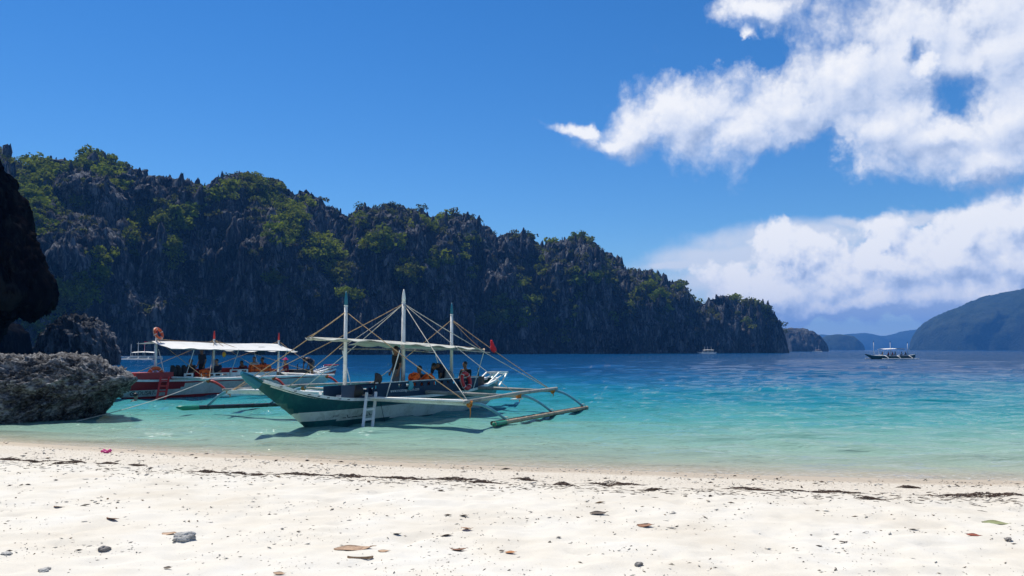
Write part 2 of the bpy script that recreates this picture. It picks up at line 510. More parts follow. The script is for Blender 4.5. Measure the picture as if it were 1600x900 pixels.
def build_beach():
    xs = np.concatenate([np.linspace(-110, -20, 50)[:-1], np.linspace(-20, 14, 520), np.linspace(14, 110, 50)[1:]])
    ys = np.concatenate([np.linspace(-60, 5, 40)[:-1], np.linspace(5, 20, 280), np.linspace(20, 55, 60)[1:], np.linspace(55, 120, 10)[1:]])
    X, Y = np.meshgrid(xs, ys)
    Z = beach_z(X.ravel(), Y.ravel()).reshape(X.shape)
    Z = np.maximum(Z, -9.0)
    V = np.stack([X, Y, Z], -1).reshape(-1, 3)
    m, t, out = new_mat('sand')
    b = t.new('ShaderNodeBsdfPrincipled'); g = t.new('ShaderNodeNewGeometry'); P = g.outputs['Position']
    at = t.new('ShaderNodeAttribute'); at.attribute_name = 'shore'
    s = at.outputs['Fac']
    n1 = t.noise(P, 0.9, 5, 0.6); n2 = t.noise(P, 9.0, 5, 0.7); n3 = t.noise(P, 60.0, 3, 0.7); n4 = t.noise(P, 28.0, 4, 0.75)
    dry = t.ramp(n1, [(0.3, (0.56, 0.51, 0.42)), (0.5, (0.615, 0.575, 0.49)), (0.7, (0.63, 0.605, 0.54))])
    dry = t.mix(t.math('MULTIPLY', t.maprange(n3, 0.55, 0.75), 0.35), dry, (0.42, 0.38, 0.32))
    # shingle band behind the waterline: many small darker and lighter bits
    band = t.math('MULTIPLY', t.maprange(s, -4.2, -1.6), t.maprange(s, 0.5, -0.3))
    shingle = t.ramp(n4, [(0.32, (0.26, 0.22, 0.16)), (0.46, (0.50, 0.44, 0.35)), (0.62, (0.62, 0.57, 0.48))])
    c = t.mix(t.math('MULTIPLY', band, 0.8), dry, shingle)
    # wet edge
    sw = t.math('ADD', s, t.math('MULTIPLY', t.math('SUBTRACT', n1, 0.5), 0.8))
    wet = t.maprange(sw, -1.05, -0.55)
    wetc = t.mix(n2, (0.34, 0.27, 0.18), (0.50, 0.41, 0.29))
    c = t.mix(t.math('MULTIPLY', wet, 0.85), c, wetc)
    # under water: pale sand with grey-green patches of weed and rubble
    uw = t.ramp(t.noise(P, 0.35, 5, 0.6), [(0.40, (0.66, 0.62, 0.50)), (0.60, (0.56, 0.54, 0.43)), (0.74, (0.30, 0.33, 0.26))])
    c = t.mix(t.maprange(s, 0.6, 3.0), c, uw)
    t.link(c, b.inputs['Base Color'])
    t.link(t.math('MULTIPLY_ADD', wet, -0.45, 0.95), b.inputs['Roughness'])
    b.inputs['Specular IOR Level'].default_value = 0.25
    bp = t.new('ShaderNodeBump'); bp.inputs['Strength'].default_value = 0.55; bp.inputs['Distance'].default_value = 0.012
    t.link(t.math('ADD', n2, t.math('MULTIPLY', n4, 0.5)), bp.inputs['Height']); t.link(bp.outputs[0], b.inputs['Normal'])
    t.link(b.outputs[0], out.inputs['Surface'])
    o = np_obj('sandy_beach', V, grid_quads(len(ys), len(xs)), mat=m, smooth=True)
    a = o.data.attributes.new('shore', 'FLOAT', 'POINT')
    a.data.foreach_set('value', shore_s(V[:, 0], V[:, 1]).astype(np.float32))
    tag(o, 'white coral sand beach sloping down to the clear water', kind='structure')
build_beach()

# ------------------------------------------------------------------ sea
def build_sea():
    th = np.linspace(R(-64), R(64), 820)
    r = np.concatenate([np.linspace(11, 34, 190)[:-1], np.geomspace(34, 220, 170)[:-1], np.geomspace(220, 5600, 60)])
    T, RR = np.meshgrid(th, r)
    X = RR * np.sin(T); Y = RR * np.cos(T) - 1.0
    s = shore_s(X, Y)
    bay = np.interp(X, [-60, -25, -12, -3, 6, 25, 60], [1.7, 1.5, 1.15, 1.0, 0.95, 0.9, 0.9])
    z0 = np.zeros_like(X)
    patch = fbm(X / 26, Y / 34, z0 + 3.3, 3)
    depth = -beach_profile(np.maximum(s, -2)) * (bay + 0.35 * patch * np.clip(s / 12, 0, 1))
    near = np.clip((s - 0.1) / 3.0, 0, 1) * np.clip((260 - RR) / 100, 0, 1)
    rg = np.random.default_rng(21); w = np.zeros_like(X)
    gust = 0.65 + 0.6 * fbm(X / 9 + 0.3 * Y / 9, Y / 6 - 0.2 * X / 9, z0 + 2.7, 2)
    for lam, n_w, slope, lo, hi in ((0.75, 4, 0.050, 0, 40), (1.3, 6, 0.075, 0, 75), (2.2, 6, 0.070, 0, 130), (3.8, 5, 0.055, 22, 190), (7.5, 5, 0.050, 45, 260)):
        wt_ = np.clip((RR - lo) / 15 if lo else np.ones_like(RR), 0, 1) * np.clip((hi - RR) / (0.4 * hi), 0, 1)
        for _ in range(n_w):
            L_ = lam * rg.uniform(0.75, 1.35); a_ = rg.normal(0.22, 0.42); ph = rg.uniform(0, 6.3)
            p_ = 2 * np.pi / L_ * (X * np.sin(a_) + Y * np.cos(a_)) + ph + 1.3 * perlin(X / (3.1 * L_) + ph, Y / (3.1 * L_), z0 + ph)
            w += wt_ * gust * slope * L_ / (2 * np.pi) * (np.sin(p_) + 0.35 * np.cos(2 * p_))
    amp = near
    Z = amp * w
    V = np.stack([X, Y, Z], -1).reshape(-1, 3)
    m, t, out = new_mat('sea_water')
    g = t.new('ShaderNodeNewGeometry'); P = g.outputs['Position']
    at = t.new('ShaderNodeAttribute'); at.attribute_name = 'depth'; d = at.outputs['Fac']
    n = t.noise(t.mapping(P, rot=(0, 0, R(12)), scale=(0.10, 0.19, 0.1)), 1.0, 6, 0.65)
    dn = t.math('MULTIPLY', d, t.math('MULTIPLY_ADD', n, 1.3, 0.35))
    lg = t.math('DIVIDE', t.math('LOGARITHM', t.math('ADD', dn, 0.05), 10.0), 3.0)      # 0.05 m -> -0.43, 1 m -> 0, 10 m -> 0.33
    f = t.math('ADD', lg, 0.45)
    col = t.ramp(f, [(0.06, (0.52, 0.58, 0.45)), (0.18, (0.38, 0.51, 0.40)), (0.29, (0.25, 0.42, 0.335)), (0.42, (0.075, 0.285, 0.26)), (0.56, (0.012, 0.190, 0.240)),
                     (0.68, (0.005, 0.100, 0.210)), (0.80, (0.003, 0.052, 0.145)), (0.95, (0.002, 0.042, 0.120))])
    alpha = t.ramp(f, [(0.0, (0.0,) * 3), (0.07, (0.06,) * 3), (0.16, (0.40,) * 3), (0.25, (0.74,) * 3), (0.36, (0.90,) * 3), (0.46, (1,) * 3)])
    trc = t.ramp(f, [(0.0, (0.99, 0.99, 0.99)), (0.15, (0.95, 0.99, 0.98)), (0.34, (0.85, 0.97, 0.95))])
    # ripples: long crests lying along the shore
    b1 = t.noise(t.mapping(P, scale=(1.1, 2.6, 1)), 1.0, 5, 0.62, dist=0.4)
    b2 = t.noise(t.mapping(P, rot=(0, 0, R(14)), scale=(3.0, 7.0, 1)), 1.0, 4, 0.6, dist=0.3)
    b3 = t.noise(t.mapping(P, rot=(0, 0, R(-9)), scale=(0.10, 0.32, 1)), 1.0, 6, 0.7)
    b4 = t.noise(t.mapping(P, rot=(0, 0, R(6)), scale=(0.022, 0.075, 1)), 1.0, 4, 0.6)
    hsum = t.math('ADD', t.math('ADD', t.math('MULTIPLY', b1, 0.07), t.math('MULTIPLY', b2, 0.012)), t.math('ADD', t.math('MULTIPLY', b3, 0.7), t.math('MULTIPLY', b4, 1.2)))
    bp = t.new('ShaderNodeBump'); bp.inputs['Strength'].default_value = 1.0; bp.inputs['Distance'].default_value = 0.55
    t.link(hsum, bp.inputs['Height'])
    df = t.new('ShaderNodeBsdfDiffuse'); t.link(col, df.inputs['Color']); t.link(bp.outputs[0], df.inputs['Normal'])
    tr = t.new('ShaderNodeBsdfTransparent'); t.link(trc, tr.inputs['Color'])
    body = t.new('ShaderNodeMixShader'); t.link(alpha, body.inputs[0]); t.link(tr.outputs[0], body.inputs[1]); t.link(df.outputs[0], body.inputs[2])
    gl = t.new('ShaderNodeBsdfGlossy'); gl.inputs['Roughness'].default_value = 0.04; t.link(bp.outputs[0], gl.inputs['Normal'])
    fr = t.new('ShaderNodeFresnel'); fr.inputs['IOR'].default_value = 1.333; t.link(bp.outputs[0], fr.inputs['Normal'])
    fac = t.math('MULTIPLY', fr.outputs[0], 0.60)
    fin = t.new('ShaderNodeMixShader'); t.link(fac, fin.inputs[0]); t.link(body.outputs[0], fin.inputs[1]); t.link(gl.outputs[0], fin.inputs[2])
    fo = t.math('MULTIPLY', t.maprange(t.noise(t.mapping(P, scale=(1.0, 2.2, 1)), 9.0, 5, 0.75), 0.52, 0.66), t.math('MULTIPLY', t.maprange(t.math('ADD', d, t.math('MULTIPLY', t.noise(P, 0.8, 3), 0.06)), 0.085, 0.04), 0.75))
    fd = t.new('ShaderNodeBsdfDiffuse'); fd.inputs['Color'].default_value = (0.72, 0.74, 0.72, 1)
    fm = t.new('ShaderNodeMixShader'); t.link(fo, fm.inputs[0]); t.link(fin.outputs[0], fm.inputs[1]); t.link(fd.outputs[0], fm.inputs[2])
    t.link(fm.outputs[0], out.inputs['Surface'])
    o = np_obj('sea', V, grid_quads(len(r), len(th)), mat=m, smooth=True)
    a = o.data.attributes.new('depth', 'FLOAT', 'POINT')
    a.data.foreach_set('value', np.maximum(depth, 0).ravel().astype(np.float32))
    tag(o, 'clear turquoise bay turning deep blue towards the cliffs', kind='structure')
build_sea()

# ------------------------------------------------------------------ limestone cliffs across the bay
rock_mat('cliff_rock', (0.006, 0.007, 0.010), (0.030, 0.034, 0.040), (0.155, 0.160, 0.170), zs=0.16, scale=0.15, bump=1.0, bdist=1.6, stain=0.25)
rock_mat('shore_rock', (0.016, 0.016, 0.017), (0.092, 0.092, 0.094), (0.28, 0.28, 0.28), zs=1.6, scale=1.4, bump=0.9, bdist=0.06, stain=0.1)
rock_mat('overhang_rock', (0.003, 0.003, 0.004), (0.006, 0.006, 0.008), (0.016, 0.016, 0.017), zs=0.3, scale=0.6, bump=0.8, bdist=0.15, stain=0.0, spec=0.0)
rock_mat('islet_rock', (0.018, 0.020, 0.024), (0.05, 0.055, 0.062), (0.11, 0.115, 0.12), zs=0.35, scale=0.06, bump=0.8, bdist=1.5, stain=0.3)
rock_mat('forest_hill', (0.010, 0.018, 0.012), (0.020, 0.032, 0.018), (0.034, 0.046, 0.026), zs=1.0, scale=0.03, bump=1.0, bdist=6.0, stain=0.1)

RIDGE = np.array([(-320, 250), (-200, 236), (-100, 215), (-40, 224), (0, 226), (12, 238), (20, 250), (30, 250), (36, 260), (46, 252), (60, 254), (80, 247), (108, 248), (120, 250), (134, 239), (160, 238),
    (176, 246), (192, 260), (208, 262), (222, 267), (232, 274), (237, 267), (242, 292), (248, 288), (260, 278), (280, 282), (308, 286), (320, 292), (340, 292), (352, 286), (368, 274), (384, 270), (400, 272),
    (417, 283), (438, 280), (452, 288), (462, 306), (471, 298), (483, 298), (497, 307), (514, 321), (548, 340), (565, 322), (593, 321), (603, 315), (624, 321), (641, 324), (662, 326), (674, 337),
    (693, 331), (710, 331), (738, 336), (762, 353), (777, 370), (796, 362), (814, 365), (837, 375), (848, 387), (856, 377), (879, 373), (898, 370), (924, 375), (938, 386), (955, 393), (969, 405),
    (976, 418), (997, 423), (1019, 422), (1047, 438), (1062, 439), (1081, 456), (1090, 470), (1104, 472), (1121, 459), (1135, 461), (1152, 465), (1180, 470), (1202, 480), (1216, 498), (1224, 514), (1229, 538), (1231, 552)], float)
def build_cliff():
    M, N, NB = 1320, 230, 26
    px = np.linspace(-310, 1231, M)
    D = np.interp(px, [-310, 0, 250, 560, 900, 1100, 1231], [235, 262, 292, 340, 410, 462, 500])
    D = D + 10 * fbm(px / 130, px * 0, px * 0 + 2.2, 3)
    deep = np.interp(px, [-310, 0, 400, 900, 1150, 1231], [95, 95, 85, 62, 40, 10])
    yr = np.interp(px, RIDGE[:, 0], RIDGE[:, 1]) + 3.5
    yr = yr + 3.2 * np.clip(perlin(px / 7.0, px * 0 + .5, px * 0), -1, 1) + 1.8 * perlin(px / 2.7, px * 0 + 3.5, px * 0)
    Yr = D + deep
    xc = (px - 800) / F
    def z_at(py, Y, pxv):
        yc = (450 - py) / F
        return CAM_H + (SP + yc * CP) / (CP - yc * SP) * Y
    zr = np.maximum(z_at(yr, Yr, px), 1.0)
    def xw(py, Y):
        yc = (450 - py) / F
        return xc / (CP - yc * SP) * Y
    t = np.linspace(0, 1, N)[:, None]
    s1 = px[None, :] / 90.0
    lob = fbm(s1 + 0 * t, t * 2.0, 0 * s1 * t + 5, 3)
    g = 0.20 * t + 0.80 * t ** 2.4 + 0.16 * lob * np.sin(np.pi * t) ** 1.2
    ter = 0.05 * np.sin(2 * np.pi * (3.2 * t + 1.5 * perlin(s1 * 0.8 + 0 * t, 0 * t + 8.1, 0 * s1 * t)))
    g = g + ter * np.sin(np.pi * t)
    H = zr[None, :] + 4.0
    Z = -4.0 + H * t
    Y = D[None, :] + deep[None, :] * g
    # x follows the sight line at the base and stays on it up the wall
    X = (xc / CP)[None, :] * Y
    X = X + (xw(yr, Yr) - (xc / CP) * Yr)[None, :] * t
    # erosion: buttresses, gullies, flutes
    fade = np.clip(t / 0.05, 0, 1)
    wob = 3.0 * fbm(X / 22, Y / 22, Z / 16, 2)
    big = 2 * np.abs(perlin((X + wob) / 46, Y / 90, Z / 150)) + 0.3 * perlin(X / 90, Y / 90, Z / 60)
    med = np.abs(perlin((X + wob) / 17, Y / 40, Z / 60 + 3.1)) + 0.55 * np.abs(perlin((X + wob) / 8.2, Y / 20, Z / 34 + 1.7)) + 0.4 * perlin(X / 14, Y / 14, Z / 9)
    flu = np.abs(perlin((X + 0.5 * wob) / 3.6, Y / 9, Z / 26)) * 1.6 + 0.5 * perlin(X / 5, Y / 5, Z / 4)
    fin = ridged(X / 2.1, Y / 3.5, Z / 9, 2)
    endk = np.clip((1231 - px) / 60, 0.12, 1)[None, :]
    topk = np.clip((1 - t) / 0.12, 0.25, 1)
    dy = (24 * (big - 0.35) * topk + 15 * (med - 0.3) * topk + 5.6 * (flu - 0.3) + 2.2 * np.abs(perlin(X / 1.7, Y / 6, Z / 16)) + 0.9 * fin) * endk
    Y = Y - dy
    X = X + (1.3 * fbm(X / 6, Y / 6, Z / 9, 2) + 0.7 * fbm(X / 2.0, Y / 2, Z / 3, 2)) * endk
    Z = Z + fade * topk * (2.4 * perlin(X / 7, Y / 9, Z / 40) + 1.6 * ridged(X / 3.2, Y / 5, Z / 25, 2))
    # tidal notch
    notch = np.exp(-((Z - 2.0) / 1.8) ** 2)
    Y = Y + 2.5 * notch * endk
    # far side
    tb = np.linspace(0, 1, NB)[1:, None]
    Zb = zr[None, :] * (1 - tb ** 1.4) - 4 * tb + 3 * fbm(px[None, :] / 40 + 0 * tb, tb * 4, 0 * tb * px + 2, 2) * np.sin(np.pi * tb)
    Yb = Y[-1][None, :] + np.maximum(deep[None, :], 14) * 0.9 * tb
    Xb = X[-1][None, :] * (Yb / Y[-1][None, :])
    X = np.vstack([X, Xb]); Y = np.vstack([Y, Yb]); Z = np.vstack([Z, Zb])
    V = np.stack([X, Y, Z], -1).reshape(-1, 3)
    Q = grid_quads(N + NB - 1, M)
    # --- blades and pinnacles standing out of the wall
    front = np.arange(N * M).reshape(N, M)
    verts, tris = [V], []
    off = len(V)
    n_sp = 3400
    ci = RNG.integers(8, M - 12, n_sp); ri = (N * RNG.beta(1.5, 1.2, n_sp)).astype(int).clip(14, N - 2)
    n_top = 420
    ci = np.concatenate([ci, RNG.integers(8, M - 40, n_top)]); ri = np.concatenate([ri, RNG.integers(N - 16, N - 1, n_top)])
    base = V[front[ri, ci]]
    sc = base[:, 1] / 330.0
    hgt = (RNG.gamma(2.2, 1.3, len(ci)) + 1.6) * np.where(ri > N - 17, 0.42, 1.0) * np.clip(sc, 0.8, 1.3)
    hgt = np.minimum(hgt, 11)
    rad = hgt * RNG.uniform(0.10, 0.27, len(ci))
    S, K = 6, 5
    ang = np.linspace(0, 2 * np.pi, S, endpoint=False)[None, None, :] + RNG.uniform(0, 6, len(ci))[:, None, None]
    lev = np.array([0, 0.3, 0.58, 0.82, 1.0])[None, :, None]
    wid = np.array([1.0, 1.05, 0.9, 0.6, 0.18])[None, :, None] * RNG.uniform(0.65, 1.3, (len(ci), K, S))
    rr = rad[:, None, None] * wid
    lean = RNG.normal(0, 0.10, (len(ci), 2))
    bx = base[:, 0][:, None, None] + rr * np.cos(ang) + (lean[:, 0] * hgt)[:, None, None] * lev
    by = base[:, 1][:, None, None] + 1.6 * rr * np.sin(ang) + (lean[:, 1] * hgt + 0.12 * hgt)[:, None, None] * lev + 0.25 * rad[:, None, None]
    bz = base[:, 2][:, None, None] - 0.45 * hgt[:, None, None] + hgt[:, None, None] * lev + RNG.normal(0, 0.05, (len(ci), K, S)) * hgt[:, None, None]
    sv = np.stack([bx, by, bz], -1).reshape(-1, 3)
    q1 = grid_quads(K, S, 0, wrap=True)
    sq = (np.arange(len(ci)) * (K * S))[:, None, None] + q1[None] + off
    Vall = np.vstack([V, sv]); Qall = np.vstack([Q, sq.reshape(-1, 4)])
    o = np_obj('limestone_cliff', Vall, Qall, mat=MATS['cliff_rock'])
    tag(o, 'long dark limestone cliff with jagged pinnacles across the bay', kind='structure')
    return X[:N], Y[:N], Z[:N]
CX, CY, CZ = build_cliff()

# ------------------------------------------------------------------ boulder-like rock bodies swept along X
def rock_body(name, xs, top, bot, ymid, hd, mat, label, nx=260, nk=180, amp=(0.5, 0.2, 0.08), size=(2.0, 0.7, 0.22), zst=1.0, power=0.75, tilt=0.0, seed=0.0):
    x = np.linspace(xs[0], xs[-1], nx)
    # finer towards the ends so that the tips close
    zt = np.interp(x, xs, top); zb = np.interp(x, xs, bot); ym = np.interp(x, xs, ymid); h = np.interp(x, xs, hd)
    phi = np.linspace(0, 2 * np.pi, nk, endpoint=False)
    c, s_ = np.cos(phi), np.sin(phi)
    sp = lambda a: np.sign(a) * np.abs(a) ** power
    X = np.repeat(x[:, None], nk, 1)
    Y = ym[:, None] + h[:, None] * sp(c)[None]
    Z = (zt + zb)[:, None] / 2 + (zt - zb)[:, None] / 2 * sp(s_)[None]
    k = np.minimum(1, np.minimum(h, (zt - zb) / 2) / (2.2 * amp[0]))[:, None]
    Xr, Zr = X + tilt * Z, Z - tilt * X
    d = amp[0] * ridged(Xr / size[0], Y / size[0], Zr / (size[0] * zst) + seed, 2) + amp[1] * ridged(Xr / size[1], Y / size[1], Zr / (size[1] * zst) + seed, 3) + amp[2] * ridged(Xr / size[2], Y / size[2], Zr / (size[2] * zst), 2)
    d = (d - d.mean()) * k
    Y = Y + d * c[None]; Z = Z + d * s_[None] * 0.8
    X = X + k * 0.6 * amp[1] * fbm(X / size[1], Y / size[1], Z / size[1] + 7, 3)
    V = np.stack([X, Y, Z], -1).reshape(-1, 3)
    q = grid_quads(nx, nk, 0, wrap=True)
    V = np.vstack([V, V[:nk].mean(0)[None], V[-nk:].mean(0)[None]])
    a = len(V) - 2; j = np.arange(nk); j2 = (j + 1) % nk
    tr = np.vstack([np.stack([np.full(nk, a), j2, j], -1), np.stack([np.full(nk, a + 1), (nx - 1) * nk + j, (nx - 1) * nk + j2], -1)])
    o = np_obj(name, V, q, tr, mat=MATS[mat])
    tag(o, label, kind='structure')
    return o
# low weathered shelf at the water's edge, its nose undercut
rock_body('shore_rock_shelf', [-27, -21, -17, -15.2, -14.2, -13.5, -13.0, -12.6, -12.25, -12.0], [2.2, 2.05, 1.94, 1.94, 1.92, 1.78, 1.62, 1.49, 1.38, 1.30], [-1.2, -1.2, -1.1, -0.9, -0.3, 0.25, 0.64, 0.90, 1.08, 1.20],
          [27.5, 27, 26.8, 26.6, 26.4, 26.2, 26.0, 25.9, 25.8, 25.8], [4.2, 3.6, 3.0, 2.5, 2.0, 1.5, 1.1, 0.75, 0.42, 0.10], 'shore_rock', 'grey weathered rock shelf with undercut nose at the left shore',
          nx=340, nk=260, amp=(0.18, 0.24, 0.14), size=(1.5, 0.60, 0.19), tilt=0.45, zst=0.55, power=0.85)
# black overhang hanging into the picture from the left
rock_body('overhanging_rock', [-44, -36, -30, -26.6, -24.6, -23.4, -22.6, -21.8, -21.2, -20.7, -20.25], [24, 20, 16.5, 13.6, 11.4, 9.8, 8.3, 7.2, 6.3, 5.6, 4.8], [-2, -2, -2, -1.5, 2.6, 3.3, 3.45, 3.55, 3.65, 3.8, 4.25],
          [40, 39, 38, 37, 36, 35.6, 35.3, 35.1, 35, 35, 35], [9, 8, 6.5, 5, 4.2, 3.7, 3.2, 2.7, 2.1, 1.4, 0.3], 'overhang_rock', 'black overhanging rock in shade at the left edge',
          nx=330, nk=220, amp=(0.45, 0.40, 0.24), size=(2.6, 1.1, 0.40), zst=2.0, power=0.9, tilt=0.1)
# rock wall added out of view, behind and to the left, to shade the overhang
rock_body('shade_wall', [-76, -47, -39.8, -36.2, -34.7], [50, 50, 49.5, 49, 47], [-2, -2, -2, -2, -2], [57, 57, 54.3, 51.3, 50.0], [14, 10, 4.9, 2.8, 1.2], 'overhang_rock', 'high dark rock wall added out of view to shade the black overhang',
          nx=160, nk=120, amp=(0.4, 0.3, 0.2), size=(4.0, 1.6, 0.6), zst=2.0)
# fluted dome and darker block behind the shelf
rock_body('fluted_rock_dome', [-65.5, -64.4, -63.2, -61.8, -60.2, -58, -56.5, -55.7], [0.6, 1.6, 3.4, 5.8, 6.8, 5.6, 3.4, 1.2], [-2] * 8, [112] * 8, [1.0, 4, 6, 7, 7, 6, 4, 1.0], 'cliff_rock', 'low fluted rock dome behind the grey shelf',
          nx=180, nk=160, amp=(0.7, 0.7, 0.4), size=(2.4, 1.2, 0.45), zst=3.0)
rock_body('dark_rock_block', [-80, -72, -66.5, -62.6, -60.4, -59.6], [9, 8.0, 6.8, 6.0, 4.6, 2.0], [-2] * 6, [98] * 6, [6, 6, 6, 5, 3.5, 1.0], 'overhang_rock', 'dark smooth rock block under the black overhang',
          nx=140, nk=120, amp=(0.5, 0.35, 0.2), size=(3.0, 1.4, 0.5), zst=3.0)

# ------------------------------------------------------------------ islands beyond
def island(name, pts, Y, thick, mat, label, rough=(0.05, 18), nx=260, nk=40):
    """pts: skyline (picture points) of an island whose crest lies at distance Y"""
    P = np.array([tuple(at_y(x, y, Y)) for x, y in pts])
    x = np.linspace(P[0, 0], P[-1, 0], nx); z = np.interp(x, P[:, 0], P[:, 2])
    hz = np.maximum(z, 0.5)
    z = z + rough[0] * hz.max() * fbm(x / rough[1], x * 0, x * 0 + 3, 4) * np.clip(hz / hz.max() * 2, 0, 1)
    v = np.linspace(-1, 1, nk)
    prof = (1 - np.abs(v) ** 2.6) ** 0.8
    X = np.repeat(x[:, None], nk, 1); Z = np.maximum(z, 0.3)[:, None] * prof[None] - 3.0 * (np.abs(v)[None] > 0.99)
    th = thick * np.clip(hz / hz.max(), 0.02, 1) ** 1.1
    Yy = Y + th[:, None] * v[None]
    n = fbm(X / (rough[1] * 2), Yy / (rough[1] * 2), Z / (rough[1] * 2), 4)
    Yy = Yy + 0.10 * thick * n; Z = Z + 0.03 * hz.max() * ridged(X / rough[1], Yy / rough[1], Z * 0, 3) * np.clip(Z / (0.3 * hz.max()), 0, 1)
    o = np_obj(name, np.stack([X, Yy, Z], -1).reshape(-1, 3), grid_quads(nx, nk), mat=MATS[mat])
    tag(o, label, kind='structure'); return o
island('rocky_islet', [(1215, 548), (1222, 515), (1235, 514), (1255, 515), (1268, 519), (1280, 527), (1288, 536), (1293, 547)], 920, 32, 'islet_rock', 'small dark rocky islet just beyond the cliff end', (0.06, 5), 240, 60)
island('round_islet', [(1278, 547), (1284, 530), (1296, 525), (1310, 523), (1326, 525), (1338, 532), (1346, 540), (1350, 547)], 2300, 90, 'forest_hill', 'rounded blue islet between the islet and far ridge', (0.03, 30))
island('far_blue_ridge', [(1270, 547), (1282, 524), (1300, 525), (1330, 523), (1352, 521), (1375, 527), (1395, 524), (1415, 519), (1435, 516), (1470, 512), (1540, 520), (1640, 538), (1700, 547)], 4300, 320, 'forest_hill', 'faint blue mountain ridge on the horizon', (0.05, 120), 300)
island('forested_headland', [(1423, 549), (1428, 538), (1437, 523), (1450, 509), (1466, 498), (1490, 489), (1520, 479), (1548, 469), (1575, 461), (1610, 453), (1660, 446), (1740, 444), (1850, 455), (1980, 500), (2050, 547)], 2100, 330, 'forest_hill', 'large hazy blue headland at the right edge', (0.035, 60), 420, 60)

# ------------------------------------------------------------------ vegetation on the cliff
leaf_mat('foliage')
paint('bark', (0.10, 0.075, 0.05), 0.9, 0.3)
def leaf_cloud(centers, radii, tints, per, leaf=0.22, flat=0.75, rng=RNG):
    """leaf-sized quads spread through uneven crowns; returns verts, quads, per-vertex tint"""
    n = len(centers)
    N = n * per
    idx = np.repeat(np.arange(n), per)
    d = rng.normal(size=(N, 3)); d /= np.linalg.norm(d, axis=1)[:, None]
    # lumpy crown: 5 lobes per plant
    lobes = rng.normal(size=(n, 5, 3)); lobes[..., 2] = np.abs(lobes[..., 2]) * 0.7; lobes *= 0.62 / np.linalg.norm(lobes, axis=2)[..., None]
    lb = lobes[idx, rng.integers(0, 5, N)]
    p = lb + d * (0.50 * rng.uniform(0.35, 1.0, N) ** 0.5)[:, None]
    p[:, 2] *= flat
    c = centers[idx] + p * radii[idx][:, None]
    nrm = d + rng.normal(0, 0.55, (N, 3)); nrm[:, 2] += 0.35; nrm /= np.linalg.norm(nrm, axis=1)[:, None]
    a = np.cross(nrm, rng.normal(size=(N, 3))); a /= np.linalg.norm(a, axis=1)[:, None]
    b = np.cross(nrm, a)
    sz = (radii[idx] * leaf * rng.uniform(0.6, 1.3, N))[:, None]
    v = np.stack([c - a * sz, c + b * sz * 0.7, c + a * sz, c - b * sz * 0.7], 1).reshape(-1, 3)
    q = np.arange(4 * N).reshape(-1, 4)
    tt = tints[idx] * rng.uniform(0.7, 1.3, (N, 1))
    return v, q, np.repeat(tt, 4, axis=0)
def set_tint(o, tint):
    a = o.data.color_attributes.new('tint', 'FLOAT_COLOR', 'POINT')
    a.data.foreach_set('color', np.concatenate([tint, np.ones((len(tint), 1))], 1).astype(np.float32).ravel())

PPX, PPY = project(np.stack([CX, CY, CZ], -1))
VEG = [(55, 285, 28, 40), (75, 265, 16, 14), (62, 330, 30, 40), (50, 310, 20, 20), (140, 250, 16, 14), (165, 262, 22, 16), (190, 290, 16, 10), (130, 318, 10, 8), (245, 340, 28, 22), (285, 345, 24, 18), (262, 352, 16, 12), (205, 380, 8, 26),
       (212, 345, 14, 14), (270, 400, 14, 26), (300, 330, 16, 12), (145, 438, 22, 18), (120, 460, 34, 20), (105, 480, 30, 12), (60, 500, 30, 16), (75, 520, 20, 14), (30, 470, 20, 20), (160, 400, 18, 12), (395, 285, 18, 12), (418, 305, 24, 18), (450, 345, 26, 28), (440, 370, 22, 16),
       (500, 388, 26, 20), (515, 412, 20, 20), (532, 430, 16, 14), (425, 440, 14, 8), (565, 347, 8, 10), (605, 375, 26, 18), (580, 388, 18, 10), (642, 425, 14, 20), (656, 350, 12, 10), (672, 355, 12, 8), (685, 412, 18, 16), (690, 340, 10, 6), (735, 378, 18, 14), (722, 400, 10, 10),
       (787, 487, 26, 20), (765, 500, 26, 12), (812, 500, 18, 12), (856, 388, 14, 12), (848, 420, 10, 12), (890, 372, 16, 6), (915, 375, 12, 6), (900, 455, 10, 34), (930, 440, 22, 12), (950, 430, 14, 20), (870, 525, 20, 10), (895, 505, 16, 12), (812, 440, 10, 10), (835, 470, 12, 10),
       (1015, 440, 18, 14), (1030, 470, 16, 14), (1042, 487, 7, 6), (1005, 455, 10, 8), (1060, 445, 8, 10), (1090, 468, 10, 8), (1150, 468, 12, 4), (1178, 474, 20, 8), (1200, 488, 12, 10), (1166, 505, 7, 10), (960, 500, 10, 14), (985, 480, 12, 20), (740, 430, 10, 12), (550, 460, 14, 10), (360, 300, 14, 12), (330, 310, 14, 10), (100, 265, 16, 6), (20, 262, 10, 8), (480, 320, 10, 8)]
